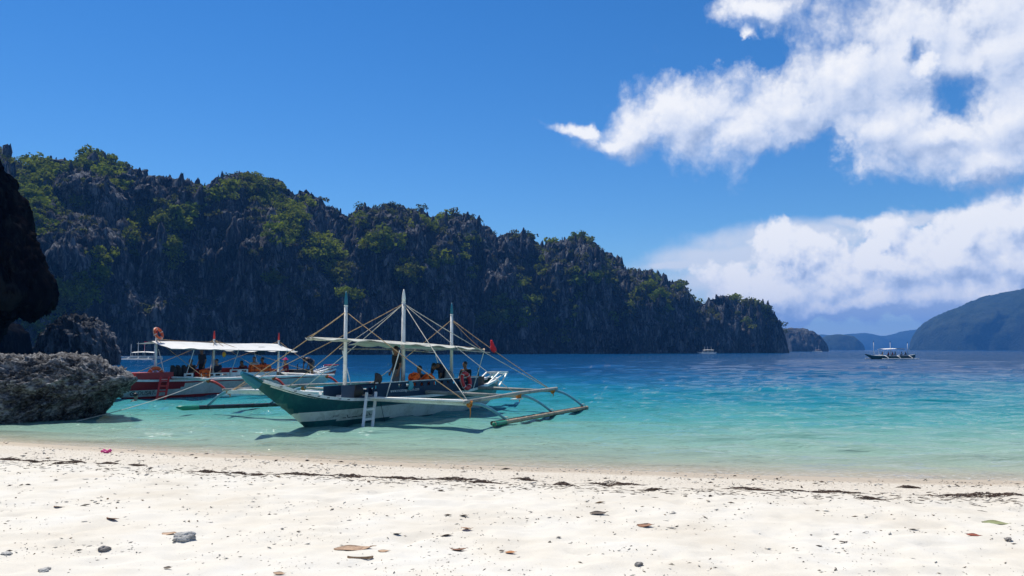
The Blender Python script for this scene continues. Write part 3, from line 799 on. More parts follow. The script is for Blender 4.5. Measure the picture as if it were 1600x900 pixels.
def build_scrub():
    cs, rs, ts = [], [], []
    green = np.array([(0.085, 0.130, 0.014), (0.130, 0.175, 0.016), (0.055, 0.085, 0.016), (0.185, 0.215, 0.020), (0.100, 0.105, 0.030)])
    olive = np.array([(0.052, 0.058, 0.034), (0.040, 0.050, 0.034), (0.066, 0.060, 0.036), (0.034, 0.048, 0.026)])
    for (x, y, rx, ry) in VEG:
        d = ((PPX - x) / rx) ** 2 + ((PPY - y) / ry) ** 2
        ii = np.argwhere(d < 1.0)
        if len(ii) == 0: continue
        k = max(6, int(rx * ry / (10 if x < 700 else 17)))
        sel = ii[RNG.integers(0, len(ii), k)]
        hue = green[RNG.integers(0, len(green))]
        for (a, b) in sel:
            cs.append((CX[a, b], CY[a, b] - 0.8, CZ[a, b] + 0.6)); rs.append(RNG.uniform(1.5, 4.6) * min(1.05, CY[a, b] / 340)); ts.append((0.6 * hue + 0.4 * green[RNG.integers(0, len(green))]) * RNG.uniform(0.75, 1.25))
    # thin scrub over the broken slopes
    nz = fbm(CX / 24, CY / 24, CZ / 24, 3)
    slope = np.abs(np.gradient(CY, axis=0)) / (np.abs(np.gradient(CZ, axis=0)) + 0.05)
    w = np.clip(nz + 0.25, 0, 1) * np.clip(slope, 0.1, 2.0) * (CZ > 9)
    pr = (w / w.sum()).ravel(); sel = RNG.choice(pr.size, 1500, p=pr)
    a, b = np.unravel_index(sel, CX.shape)
    cs += list(zip(CX[a, b], CY[a, b] - 0.4, CZ[a, b] + 0.3)); rs += list(RNG.uniform(0.9, 3.0, len(a)) * CY[a, b] / 340)
    ts += list(olive[RNG.integers(0, len(olive), len(a))] * RNG.uniform(0.6, 1.2, (len(a), 1)))
    cs, rs, ts = np.array(cs), np.array(rs), np.array(ts)
    v, q, tt = leaf_cloud(cs, rs, ts, 60, leaf=0.19)
    o = np_obj('cliff_scrub', v, q, mat=MATS['foliage']); set_tint(o, tt)
    tag(o, 'patchy green scrub clinging to ledges of the limestone cliff', 'scrub', kind='stuff')
build_scrub()
def single_bush(x, y, r, col, label):
    d = (PPX - x) ** 2 + (PPY - y) ** 2; a, b = np.unravel_index(np.argmin(d), d.shape)
    base = Vector((CX[a, b], CY[a, b] - 1.0, CZ[a, b]))
    root = empty('cliff_bush', base)
    c = np.array([(0, -0.5, r * 0.9), (r * 0.8, -0.8, r * 0.5), (-r * 0.8, -0.6, r * 0.55), (r * 0.2, -0.4, r * 1.35)]); rr = np.array([r, r * 0.75, r * 0.7, r * 0.6])
    v, q, tt = leaf_cloud(c, rr, np.array([col] * 4), 170, leaf=0.13)
    o = np_obj('crown', v, q, mat=MATS['foliage'], parent=root); set_tint(o, tt)
    mb = MB(); mb.tube([(0, 0.6, -r * 0.6), (0.1, 0.1, r * 0.2), (0, -0.3, r)], [r * 0.09, r * 0.07, r * 0.03], 6); mb.build('trunk', 'bark', root)
    tag(root, label, 'bush', 'bright bushes on the cliff')
BR = (0.13, 0.19, 0.018)
single_bush(785, 482, 4.6, (0.10, 0.15, 0.018), 'large bright green bush on the ledge right of the rear mast tip')
single_bush(147, 440, 4.6, (0.10, 0.15, 0.018), 'round green tree above the fluted rock dome')
single_bush(1042, 487, 2.6, BR, 'small yellow-green bush low on the right half of the cliff')
single_bush(1030, 470, 4.0, (0.11, 0.16, 0.018), 'bright green bush just above a smaller yellow-green one')
single_bush(1197, 491, 2.7, BR, 'yellow-green bush near the right end of the cliff top')
single_bush(1166, 506, 2.6, (0.09, 0.13, 0.018), 'narrow green bush in a cleft near the cliff end')
single_bush(428, 441, 2.6, (0.14, 0.15, 0.03), 'pale yellowish bush on dark cliff above white canopy end')

# ------------------------------------------------------------------ sea haze
def build_haze():
    mb = MB(); mb.box((300, 2900, 92), (13000, 6000, 208))
    m, t, out = new_mat('haze_air')
    pv = t.new('ShaderNodeVolumePrincipled')
    pv.inputs['Color'].default_value = (0.10, 0.38, 1.0, 1); pv.inputs['Density'].default_value = 0.00020
    pv.inputs['Anisotropy'].default_value = 0.0
    t.link(pv.outputs[0], out.inputs['Volume'])
    o = mb.build('haze', m); tag(o, kind='stuff', label='thin blue sea haze over the whole bay')
build_haze()

# ================================================================== BOATS
paint('white_paint', (0.80, 0.80, 0.76), 0.45, 0.14, (0.42, 0.40, 0.34), 3.0)
paint('hull_white', (0.62, 0.68, 0.62), 0.4, 0.20, (0.34, 0.40, 0.33), 1.6)
paint('teal_paint', (0.006, 0.070, 0.080), 0.34, 0.18, (0.022, 0.15, 0.14), 1.3)
paint('teal_tip', (0.01, 0.15, 0.22), 0.4, 0.05)
paint('navy_paint', (0.006, 0.028, 0.065), 0.5, 0.10, (0.02, 0.045, 0.07), 2.5, spec=0.2)
paint('red_paint', (0.36, 0.022, 0.020), 0.42, 0.10, (0.20, 0.015, 0.015), 2.0)
paint('bright_red', (0.62, 0.035, 0.022), 0.45, 0.06)
paint('bamboo', (0.40, 0.30, 0.19), 0.6, 0.30, (0.10, 0.075, 0.05), 3.0)
paint('grey_wood', (0.36, 0.35, 0.31), 0.75, 0.25, (0.13, 0.12, 0.11), 3.0)
paint('dark_wood', (0.045, 0.038, 0.032), 0.7, 0.2)
paint('dark_pole', (0.02, 0.028, 0.030), 0.4, 0.1)
paint('strut_blue', (0.10, 0.30, 0.40), 0.4, 0.15, (0.3, 0.4, 0.42))
paint('strut_red', (0.55, 0.05, 0.03), 0.4, 0.1)
paint('green_tip', (0.01, 0.25, 0.14), 0.4, 0.1)
paint('rope_tan', (0.46, 0.31, 0.16), 0.9, 0.2)
paint('rope_orange', (0.62, 0.22, 0.04), 0.9, 0.2)
paint('rope_pale', (0.58, 0.55, 0.46), 0.9, 0.2)
paint('tarp', (0.80, 0.80, 0.77), 0.7, 0.08, (0.5, 0.48, 0.42), 2.0, transl=0.25)
paint('tarp_old', (0.52, 0.53, 0.47), 0.75, 0.2, (0.30, 0.30, 0.25), 2.0, transl=0.2)
paint('tarp_tan', (0.50, 0.38, 0.26), 0.8, 0.12, transl=0.2)
paint('black_rubber', (0.012, 0.012, 0.013), 0.6, 0.05)
paint('orange_cloth', (0.95, 0.14, 0.012), 0.8, 0.1, (0.45, 0.05, 0.01))
paint('red_cloth', (0.75, 0.02, 0.03), 0.8, 0.05)
paint('cyan_cloth', (0.10, 0.42, 0.50), 0.8, 0.1)
paint('ring_orange', (0.75, 0.12, 0.03), 0.5, 0.06)
paint('ring_red', (0.60, 0.03, 0.03), 0.5, 0.06)
paint('lettering_white', (0.75, 0.76, 0.78), 0.6, 0.1)
paint('lettering_black', (0.015, 0.02, 0.018), 0.6, 0.1)
paint('steel_grey', (0.25, 0.26, 0.27), 0.4, 0.1)

class Frame:
    """a boat's own axes: u aft along the keel, v towards the beach side, z up"""
    def __init__(self, O, ang):
        self.O = np.array(O, float); self.ang = ang
        self.A = np.array([math.cos(ang), math.sin(ang)]); self.Vv = np.array([self.A[1], -self.A[0]])
    def root(self, name): return empty(name, (self.O[0], self.O[1], 0), self.ang)
    def L(self, u, v, z): return Vector((u, -v, z))
    def W(self, u, v, z):
        q = self.O + u * self.A + v * self.Vv; return Vector((q[0], q[1], z))
    def plane(self, px, py, v=0.0):
        d = ray(px, py); t = (v + self.Vv @ self.O) / (self.Vv @ d[:2]); p = d * t
        return Vector((float(self.A @ (p[:2] - self.O)), -v, float(p[2] + CAM_H)))
    def onz(self, px, py, z):
        p = on_z(px, py, z); q = np.array([p.x, p.y]) - self.O
        return Vector((float(self.A @ q), -float(self.Vv @ q), z))

class Hull:
    def __init__(self, st, flare=0.55):
        st = np.array(st, float)          # u, keel z, sheer z, half beam at sheer
        self.st = st; self.flare = flare
    def at(self, u):
        s = self.st; return tuple(float(np.interp(u, s[:, 0], s[:, k])) for k in (1, 2, 3))
    def half(self, u, z):
        k, s, b = self.at(u); f = min(1.0, max(0.0, (z - k) / max(s - k, 1e-3)))
        return b * f ** self.flare
    def build(self, parent, mats, pick, levels, n=60):
        us = np.linspace(self.st[0, 0], self.st[-1, 0], n)
        mb = MB()
        rows = []
        for u in us:
            k, s, b = self.at(u)
            zs = [k] + [min(max(l, k), s) for l in levels] + [s]
            rows.append([(u, z) for z in zs])
        nl = len(rows[0])
        for sgn in (1, -1):
            vs = [Vector((u, -sgn * self.half(u, z), z)) for r in rows for (u, z) in r]
            fs, ms = [], []
            for i in range(n - 1):
                for j in range(nl - 1):
                    f = (i * nl + j, i * nl + j + 1, (i + 1) * nl + j + 1, (i + 1) * nl + j)
                    if rows[i][j + 1][1] - rows[i][j][1] < 1e-4 and rows[i + 1][j + 1][1] - rows[i + 1][j][1] < 1e-4: continue
                    fs.append(f if sgn < 0 else f[::-1])
                    ms.append(pick((rows[i][j][0] + rows[i + 1][j][0]) / 2, (rows[i][j][1] + rows[i][j + 1][1] + rows[i + 1][j][1] + rows[i + 1][j + 1][1]) / 4))
            o = len(mb.v); mb.v += [tuple(v) for v in vs]; mb.f += [tuple(i + o for i in f) for f in fs]; mb.m += ms
        # transom
        k, s, b = self.at(us[-1]); zs = [k] + [min(max(l, k), s) for l in levels] + [s]
        for a, c in zip(zs, zs[1:]):
            if c - a < 1e-4: continue
            u = us[-1]; mb.add([(u, -self.half(u, a), a), (u, self.half(u, a), a), (u, self.half(u, c), c), (u, -self.half(u, c), c)], [(0, 1, 2, 3)], pick(u, (a + c) / 2))
        return mb.build('hull', mats, parent, smooth=False)
    def deck(self, parent, mat, u0, u1, drop, name='deck'):
        us = np.linspace(u0, u1, 24); rows = []
        for u in us:
            k, s, b = self.at(u); z = s - drop; h = self.half(u, z) - 0.01
            rows.append([(u, h, z), (u, 0, z + 0.01), (u, -h, z)])
        return MB().slab(rows, 0.03).build(name, mat, parent)
    def rail(self, parent, mat, u0, u1, w=0.07, h=0.07, out=0.02, dz=0.0, name='gunwale'):
        mb = MB(); us = np.linspace(u0, u1, 30)
        for sgn in (1, -1):
            ring = []
            for u in us:
                k, s, b = self.at(u); b = b + out
                ring.append([Vector((u, -sgn * (b + dy), s + dz + q)) for dy, q in ((0.012, -h * 0.5), (0.012, h * 0.5), (-w, h * 0.5), (-w, -h * 0.5))])
            n = len(us); vs = [p for r in ring for p in r]
            fs = [(i * 4 + j, i * 4 + (j + 1) % 4, (i + 1) * 4 + (j + 1) % 4, (i + 1) * 4 + j) for i in range(n - 1) for j in range(4)] + [(3, 2, 1, 0), tuple((n - 1) * 4 + j for j in range(4))]
            mb.add(vs, fs)
        return mb.build(name, mat, parent)

def text_mesh(body, size, name, mat, parent, place, extrude=0.004):
    """flat lettering; place(x, y) gives the point on the surface for a point of the text plane"""
    cu = bpy.data.curves.new('lettering_curve', 'FONT'); cu.body = body; cu.size = size; cu.resolution_u = 2
    tmp = bpy.data.objects.new('lettering_tmp', cu); COL.objects.link(tmp)
    dg = bpy.context.evaluated_depsgraph_get()
    me = bpy.data.meshes.new_from_object(tmp.evaluated_get(dg)); bpy.data.objects.remove(tmp)
    for v in me.vertices: v.co = place(v.co.x, v.co.y)
    me.materials.clear(); me.materials.append(MATS[mat]); me.name = name
    return link(bpy.data.objects.new(name, me), parent)

def rope(parent, pts, mat='rope_tan', r=0.014, sag=0.0, name='rope'):
    p = [Vector(q) for q in pts]
    if len(p) == 2:
        n = 8; a, b = p
        p = [a.lerp(b, i / n) - Vector((0, 0, sag * 4 * (i / n) * (1 - i / n))) for i in range(n + 1)]
    return MB().tube(p, r, 5).build(name, mat, parent, smooth=True)
def lashing(parent, c, mat='rope_orange', r=0.075, tail=0.0):
    mb = MB()
    for k in range(4):
        M = Matrix.Rotation(R(90 + 12 * k), 3, 'X') @ Matrix.Rotation(R(20 * k - 30), 3, 'Y')
        mb.torus(Vector(c) + Vector((0.02 * k - 0.03, 0, 0.01 * (k % 2))), r, 0.016, M, 12, 5)
    if tail: mb.tube([Vector(c) + Vector((0, 0, -r)), Vector(c) + Vector((0.02, 0, -r - tail * .5)), Vector(c) + Vector((0.0, 0.01, -r - tail))], [0.02, 0.016, 0.006], 5)
    return mb.build('lashing', mat, parent)
def mast(parent, base, top, r0, r1, tipmat=None, tip=0.35):
    base, top = Vector(base), Vector(top); d = (top - base).normalized()
    neck = top - d * tip
    m = MB().tube([base, base.lerp(neck, .5), neck], [r0, (r0 + r1) / 2, r1], 12)
    m.torus(neck - d * 0.02, r1 * 1.05, 0.012, None, 12, 6)
    o = m.build('mast', 'white_paint', parent, smooth=True)
    MB().tube([neck, neck + d * tip * .25, top - d * tip * .3, top], [r1 * 0.95, r1 * 1.1, r1 * 0.75, 0.012], 12).build('mast_tip', tipmat or 'white_paint', o, smooth=True)
    return o
def strut(parent, a, b, mat, r=0.04, bow=0.12):
    a, b = Vector(a), Vector(b); pts = []
    for i in range(9):
        f = i / 8; p = a.lerp(b, f); p.z += bow * math.sin(math.pi * f) * (1 - 0.3 * f); pts.append(p)
    return MB().tube(pts, [r * (1.15 - 0.25 * i / 8) for i in range(9)], 8).build('strut', mat, parent, smooth=True)
def canopy(parent, rows, mat, name='canopy'):
    return MB().slab(rows, 0.012).build(name, mat, parent, smooth=True)
def window_panel(parent, p, u0, u1, z0, z1, v, mat, wins, th=0.03, name='side_panel'):
    """upright side panel with real openings: wins = (ua, ub, za, zb)"""
    us = sorted({u0, u1, *[w[0] for w in wins], *[w[1] for w in wins]}); zs = sorted({z0, z1, *[w[2] for w in wins], *[w[3] for w in wins]})
    mb = MB()
    for a, b in zip(us, us[1:]):
        for c, d in zip(zs, zs[1:]):
            um, zm = (a + b) / 2, (c + d) / 2
            if any(w[0] < um < w[1] and w[2] < zm < w[3] for w in wins): continue
            mb.box((um, -v, zm), (b - a, th, d - c))
    return mb.build(name, mat, parent)

# ------------------------------------------------------------------ the teal boat in front
def teal_boat():
    fr = Frame((-5.72, 22.8), R(62)); root = fr.root('outrigger_boat')
    tag(root, 'teal and white outrigger boat with three white masts moored nearest the beach', 'boat')
    H = Hull([(-2.36, 1.44, 1.56, 0.10), (-1.9, 1.16, 1.36, 0.24), (-1.2, 0.72, 1.14, 0.38), (-0.6, 0.35, 0.99, 0.47), (0.0, -0.05, 0.88, 0.54), (0.25, -0.25, 0.84, 0.56), (1.0, -0.32, 0.76, 0.62), (2.5, -0.34, 0.68, 0.66), (5.0, -0.34, 0.66, 0.68),
              (7.5, -0.30, 0.70, 0.64), (9.0, -0.18, 0.82, 0.54), (10.0, 0.05, 0.96, 0.40), (10.6, 0.30, 1.08, 0.26)])
    def pick(u, z):
        if z > 0.455: return 0
        if z < 0.205 - 0.040 * max(0.0, u): return 0
        return 1
    hull = H.build(root, ['teal_paint', 'hull_white'], pick, [-0.2, -0.05, 0.0, 0.05, 0.10, 0.15, 0.205, 0.33, 0.455, 0.6, 0.75], n=110)
    H.rail(root, 'white_paint', -1.95, 10.5, w=0.10, h=0.085)
    MB().tube([(-2.50, 0, 1.60), (-2.25, 0, 1.46), (-1.95, 0, 1.30)], [0.05, 0.13, 0.16], 8).build('bow_cap', 'teal_tip', root)
    H.deck(root, 'white_paint', -1.7, 1.5, 0.05, 'foredeck'); H.deck(root, 'grey_wood', 1.5, 10.4, 0.16)
    # slots along the rail
    for i, u in enumerate((-1.45, -1.0, -0.55, -0.2, 0.15, 0.6, 0.95)):
        k, s, b = H.at(u); MB().box((u, -(b + 0.022), s - 0.005), (0.10, 0.03, 0.022)).build('rail_slot', 'black_rubber', root)
    MB().tube([(0.25, -0.2, 0.78), (0.25, -0.2, 1.02)], 0.045, 8).build('bollard', 'white_paint', root)
    for zz, u0 in ((0.458, -0.6), (0.20, 0.0)):
        for sg in (1, -1):
            us = np.linspace(u0, 9.3 if zz > .3 else 0.2, 30)
            if zz > .3: MB().tube([(u, -sg * (H.half(u, zz) + 0.008), zz) for u in us], 0.012, 5).build('rub_strake', 'hull_white', root)
    # lettering on the bow: worn strokes
    def onhull(u0, z0, slant=0.0):
        return lambda x, y: Vector((u0 + x, -(H.half(u0 + x, z0 + y) + 0.006), z0 + y))
    for (a, b, y, h) in ((0.95, 1.10, .215, .02), (1.17, 1.30, .215, .022), (1.33, 1.60, .215, .024), (1.64, 1.80, .217, .022), (1.86, 1.93, .22, .02), (1.97, 2.08, .22, .02), (2.16, 2.24, .22, .02)):
        n = 5; us = np.linspace(a, b, n); mb = MB()
        mb.sheet([[(u, -(H.half(u, y) + 0.006), y) for u in us], [(u, -(H.half(u, y + h) + 0.006), y + h) for u in us]]); mb.build('lettering', 'lettering_black', hull)
    for (u, sl) in ((1.16, -.07), (2.14, -.09), (1.72, .03)):
        MB().sheet([[(u + sl, -(H.half(u + sl, .31) + .006), .31), (u + sl + .03, -(H.half(u + sl + .03, .31) + .006), .31)], [(u, -(H.half(u, .225) + .006), .225), (u + .03, -(H.half(u + .03, .225) + .006), .225)]]).build('lettering', 'lettering_black', hull)
    text_mesh('JE-5007', 0.075, 'lettering', 'lettering_black', hull, onhull(0.55, 0.275))
    # cabin sides
    wins = [(1.98, 2.35, 0.86, 1.0)] + [(3.42 + 0.40 * i, 3.58 + 0.40 * i, 1.01, 1.12) for i in range(11)]
    pn = window_panel(root, None, 2.30, 8.35, 0.70, 1.17, 0.60, 'navy_paint', wins[1:])
    MB().box((5.32, -0.60, 1.185), (6.1, 0.05, 0.025)).build('panel_cap', 'white_paint', pn)
    text_mesh('www.rosannapension.com', 0.15, 'lettering', 'lettering_white', pn, lambda x, y: Vector((2.98 + x * 0.98, -0.6185, 0.865 + y)))
    window_panel(root, None, 1.3, 8.35, 0.70, 1.10, -0.60, 'navy_paint', [(3.0 + 0.6 * i, 3.35 + 0.6 * i, 0.92, 1.04) for i in range(8)])
    MB().box((1.32, -0.35, 0.92), (0.06, 0.55, 0.46)).build('bulkhead', 'navy_paint', root)
    window_panel(root, None, 1.35, 2.26, 0.70, 1.13, 0.58, 'navy_paint', [(1.62, 1.85, 0.82, 1.06), (1.92, 2.15, 0.82, 1.06)], name='side_panel')
    for u in (3.2, 4.6, 6.0, 7.4): MB().box((u, 0, 0.74), (0.34, 1.1, 0.04)).build('bench', 'grey_wood', root)
    # masts
    m1 = fr.plane(541, 455); m2 = fr.plane(631, 452); m3 = fr.plane(706, 473)
    mast(root, (m1.x, 0, 0.55), (m1.x, 0, m1.z), 0.062, 0.05, 'teal_tip', 0.42)
    mast(root, (m2.x, 0, 0.45), (m2.x, 0, m2.z), 0.075, 0.06, None, 0.42)
    mast(root, (m3.x, 0, 0.50), (m3.x, 0, m3.z), 0.062, 0.05, 'teal_tip', 0.42)
    # canopy: ridge pole with a tarp hung over it
    cf = fr.plane(480, 527); cr = fr.plane(752, 545)
    ridge = [Vector((cf.x + (cr.x - cf.x) * i / 14, 0, cf.z + (cr.z - cf.z) * i / 14 + 0.05 * math.sin(math.pi * i / 14))) for i in range(15)]
    MB().tube([p - Vector((0, 0, 0.03)) for p in ridge], 0.028, 8).build('ridge_pole', 'grey_wood', root, smooth=True)
    def tarp_rows(u0, u1, half, drop, n=22):
        rows = []
        for i in range(n):
            u = u0 + (u1 - u0) * i / (n - 1); f = (u - cf.x) / (cr.x - cf.x); zr = cf.z + (cr.z - cf.z) * f + 0.05 * math.sin(math.pi * f) + 0.015
            env = min(1.0, (i + 1.2) / 4, (n - i + 0.2) / 4); row = []
            for k in range(-6, 7):
                w = k / 6; hv = half * env
                z = zr - drop * abs(w) ** 1.3 * env - 0.07 * math.sin(math.pi * abs(w)) * math.sin(3.1 * u + 2 * w) ** 2 - 0.03 * math.sin(5 * u) * abs(w)
                row.append((u, -hv * w, z))
            rows.append(row)
        return rows
    canopy(root, tarp_rows(2.6, 8.3, 1.25, 0.15, 30), 'tarp_old')
    canopy(root, tarp_rows(cf.x + 0.05, 2.75, 0.42, 0.06, 16), 'tarp_old', 'canopy_front')
    canopy(root, tarp_rows(8.2, cr.x, 0.5, 0.06, 8), 'tarp_tan', 'canopy_rear')
    for v in (1.2, -1.2):
        MB().tube([(2.7, -v, 2.22), (5.5, -v, 2.20), (8.2, -v, 2.08)], 0.02, 6).build('side_pole', 'grey_wood', root, smooth=True)
    for (u, v) in ((2.75, 0.62), (2.75, -0.62), (8.0, 0.6), (8.0, -0.6), (5.4, -0.62)):
        MB().tube([(u, -v, 0.7), (u, -v * 1.8, 2.16)], 0.018, 6).build('canopy_post', 'white_paint', root)
    # outrigger beams
    beams = {}
    for u, mat, vf in ((1.90, 'white_paint', -5.15), (4.95, 'grey_wood', -4.7), (8.4, 'grey_wood', -4.4)):
        n_end = 4.15 if u < 3 else (4.1 if u < 6 else 3.65)
        z = 0.68 if u < 3 else 0.74
        MB().tube([(u, -vf, 0.80), (u, -vf * .5, 0.79), (u, 0, z + 0.06), (u, -n_end * .5, z + 0.03), (u, -n_end, z)], [0.045, 0.06, 0.065, 0.06, 0.05], 10).build('outrigger_beam', mat, root, smooth=True)
        beams[u] = (Vector((u, -n_end, z)), Vector((u, -vf, 0.80)))
    # white boards laid along the front beam
    MB().box((1.78, -2.45, 0.775), (0.26, 3.3, 0.05)).box((2.06, -2.40, 0.765), (0.20, 3.2, 0.04)).build('walk_board', 'white_paint', root)
    MB().box((1.80, 2.75, 0.885), (0.30, 3.6, 0.05)).build('walk_board', 'white_paint', root)
    MB().box((1.86, 4.45, 0.80), (0.12, 1.5, 0.12)).build('walk_board', 'white_paint', root)
    b1, b2, b3 = (beams[k][0] for k in (1.90, 4.95, 8.4)); f1, f2, f3 = (beams[k][1] for k in (1.90, 4.95, 8.4))
    MB().tube([b1 + Vector((-0.3, 0.02, 0.07)), b2 + Vector((0, 0, 0.10)), b3 + Vector((0.3, 0, 0.08))], [0.05, 0.06, 0.055], 8).build('side_spar', 'grey_wood', root, smooth=True)
    MB().tube([f1 + Vector((-0.3, 0, 0.07)), f2 + Vector((0, 0, 0.10)), f3 + Vector((0.3, 0, 0.08))], [0.045, 0.05, 0.045], 8).build('side_spar', 'grey_wood', root, smooth=True)
    MB().box(b2 + Vector((-0.15, 0.0, -0.07)), (0.55, 0.16, 0.03)).build('step_board', 'white_paint', root)
    # near float: two bamboos side by side
    fa, fb = fr.onz(772, 663, 0.12), fr.onz(917, 637, 0.12); d = (fb - fa).normalized(); side = Vector((0, 1, 0))
    def bamboo_pole(a, b, r, mat, name='float_pole', nodes=10):
        a, b = Vector(a), Vector(b); L = (b - a).length; dd = (b - a).normalized(); pts, rs = [], []
        for i in range(nodes + 1):
            for o, k in ((-0.025, 1.0), (0, 1.13), (0.025, 1.0)):
                f = min(L, max(0, L * i / nodes + o)); pts.append(a + dd * (f + 1e-4 * len(pts))); rs.append(r * k)
        return MB().tube(pts, rs, 10).build(name, mat, root, smooth=True)
    bamboo_pole(fa, fb, 0.062, 'bamboo'); bamboo_pole(fa + d * 0.15 + side * 0.14 + Vector((0, 0, 0.01)), fb - d * 0.1 + side * 0.14, 0.058, 'dark_wood')
    MB().tube([fa - d * 0.02, fa + d * 0.1, fa + d * 0.75], [0.055, 0.067, 0.066], 10).build('float_tip', 'green_tip', root, smooth=True)
    for bb, f in ((b1, 0.12), (b2, 0.58), (b3, 0.97)):
        t = fa.lerp(fb, f) + Vector((0, 0.06, 0.06)); strut(root, bb + Vector((0, 0.15, 0.03)), t, 'strut_blue', 0.042, 0.16)
        MB().torus(t, 0.085, 0.012, Matrix.Rotation(R(90), 3, 'Y'), 12, 5).build('lashing', 'rope_pale', root)
    # far float
    ga, gb = fr.onz(280, 638.5, 0.26), None
    gb = ga + Vector((7.2, -0.1, -0.22))
    bamboo_pole(ga + Vector((0.5, 0, 0)), gb, 0.075, 'dark_pole')
    MB().tube([ga - Vector((0.1, 0, -0.05)), ga + Vector((0.15, 0, 0.01)), ga + Vector((0.75, 0, -0.01))], [0.03, 0.085, 0.085], 10).build('float_tip', 'green_tip', root, smooth=True)
    for ff, f in ((f1, 0.16), (f2, 0.56), (f3, 0.97)):
        strut(root, ff + Vector((0, -0.1, 0.03)), ga.lerp(gb, f) + Vector((0, 0, 0.06)), 'strut_blue', 0.05, 0.12)
    for p, tl in ((b1, 0.32), (b2, 0.1), (b3, 0.12), (f1, 0.1), (f2, 0.0), (f3, 0.0)): lashing(root, p, 'rope_orange', 0.085, tl)
    # rigging
    T1, T2, T3 = Vector((m1.x, 0, m1.z - 0.62)), Vector((m2.x, 0, m2.z - 0.48)), Vector((m3.x, 0, m3.z - 0.62))
    for a, b, mt, r in ((T1, b1, 'rope_tan', 0.0135), (T1, f1, 'rope_tan', 0.0135), (T2, b1, 'rope_pale', 0.013), (T2, b2, 'rope_pale', 0.011), (T2, f1, 'rope_tan', 0.012), (T2, f2, 'rope_pale', 0.012), (T2, b3, 'rope_pale', 0.013),
                        (T3, b3, 'rope_tan', 0.0135), (T3, f3, 'rope_tan', 0.013), (T1, Vector((cf.x, 0, cf.z)), 'rope_tan', 0.012), (T3, Vector((cr.x, 0, cr.z)), 'rope_tan', 0.011),
                        (T2, Vector((2.7, -1.2, 2.22)), 'rope_pale', 0.009), (T2, Vector((2.7, 1.2, 2.22)), 'rope_pale', 0.009), (Vector((m1.x, 0, 2.45)), f2 + Vector((-1.0, 0, 0)), 'rope_tan', 0.011)):
        rope(root, (a, b), mt, r, 0.05)
    # swivel frame over the stern
    s0, s1, s2, s3 = fr.plane(752, 600), fr.plane(770, 582), fr.plane(784, 581), fr.plane(768, 606)
    for y in (0.28, -0.28):
        o = Vector((0, y, 0)); MB().bar(s0 + o, s1 + o, 0.05, 0.05).bar(s1 + o, s2 + o, 0.05, 0.05).bar(s2 + o, s3 + o, 0.05, 0.05).build('stern_frame', 'white_paint', root)
        MB().tube([(9.1, y, 0.80), (9.9, y, 0.92), (10.9, y * .8, 1.16), (11.5, y * .6, 1.30)], [0.035, 0.035, 0.03, 0.02], 6).build('stern_rail', 'white_paint', root, smooth=True)
    MB().bar(s1 + Vector((0, .28, 0)), s1 + Vector((0, -.28, 0)), 0.05, 0.05).bar(s2 + Vector((0, .28, 0)), s2 + Vector((0, -.28, 0)), 0.05, 0.05).bar(s1.lerp(s2, .5) + Vector((0, .28, -0.05)), s1.lerp(s2, .5) + Vector((0, -.28, -.05)), 0.2, 0.03).build('stern_frame', 'white_paint', root)
    MB().box((9.0, -0.1, 1.0), (0.55, 0.5, 0.36)).tube([(9.25, -0.1, 1.18), (9.25, -0.1, 1.5)], 0.03, 6).build('engine_box', 'dark_wood', root)
    rope(root, ((2.35, -0.70, 0.72), (2.40, -0.76, 0.3), (2.5, -0.84, -0.2)), 'black_rubber', 0.008, name='anchor_line')
    return fr, root, H, b1, T3, b3
FR1, BOAT1, HULL1, B1END, T3TOP, B3END = teal_boat()

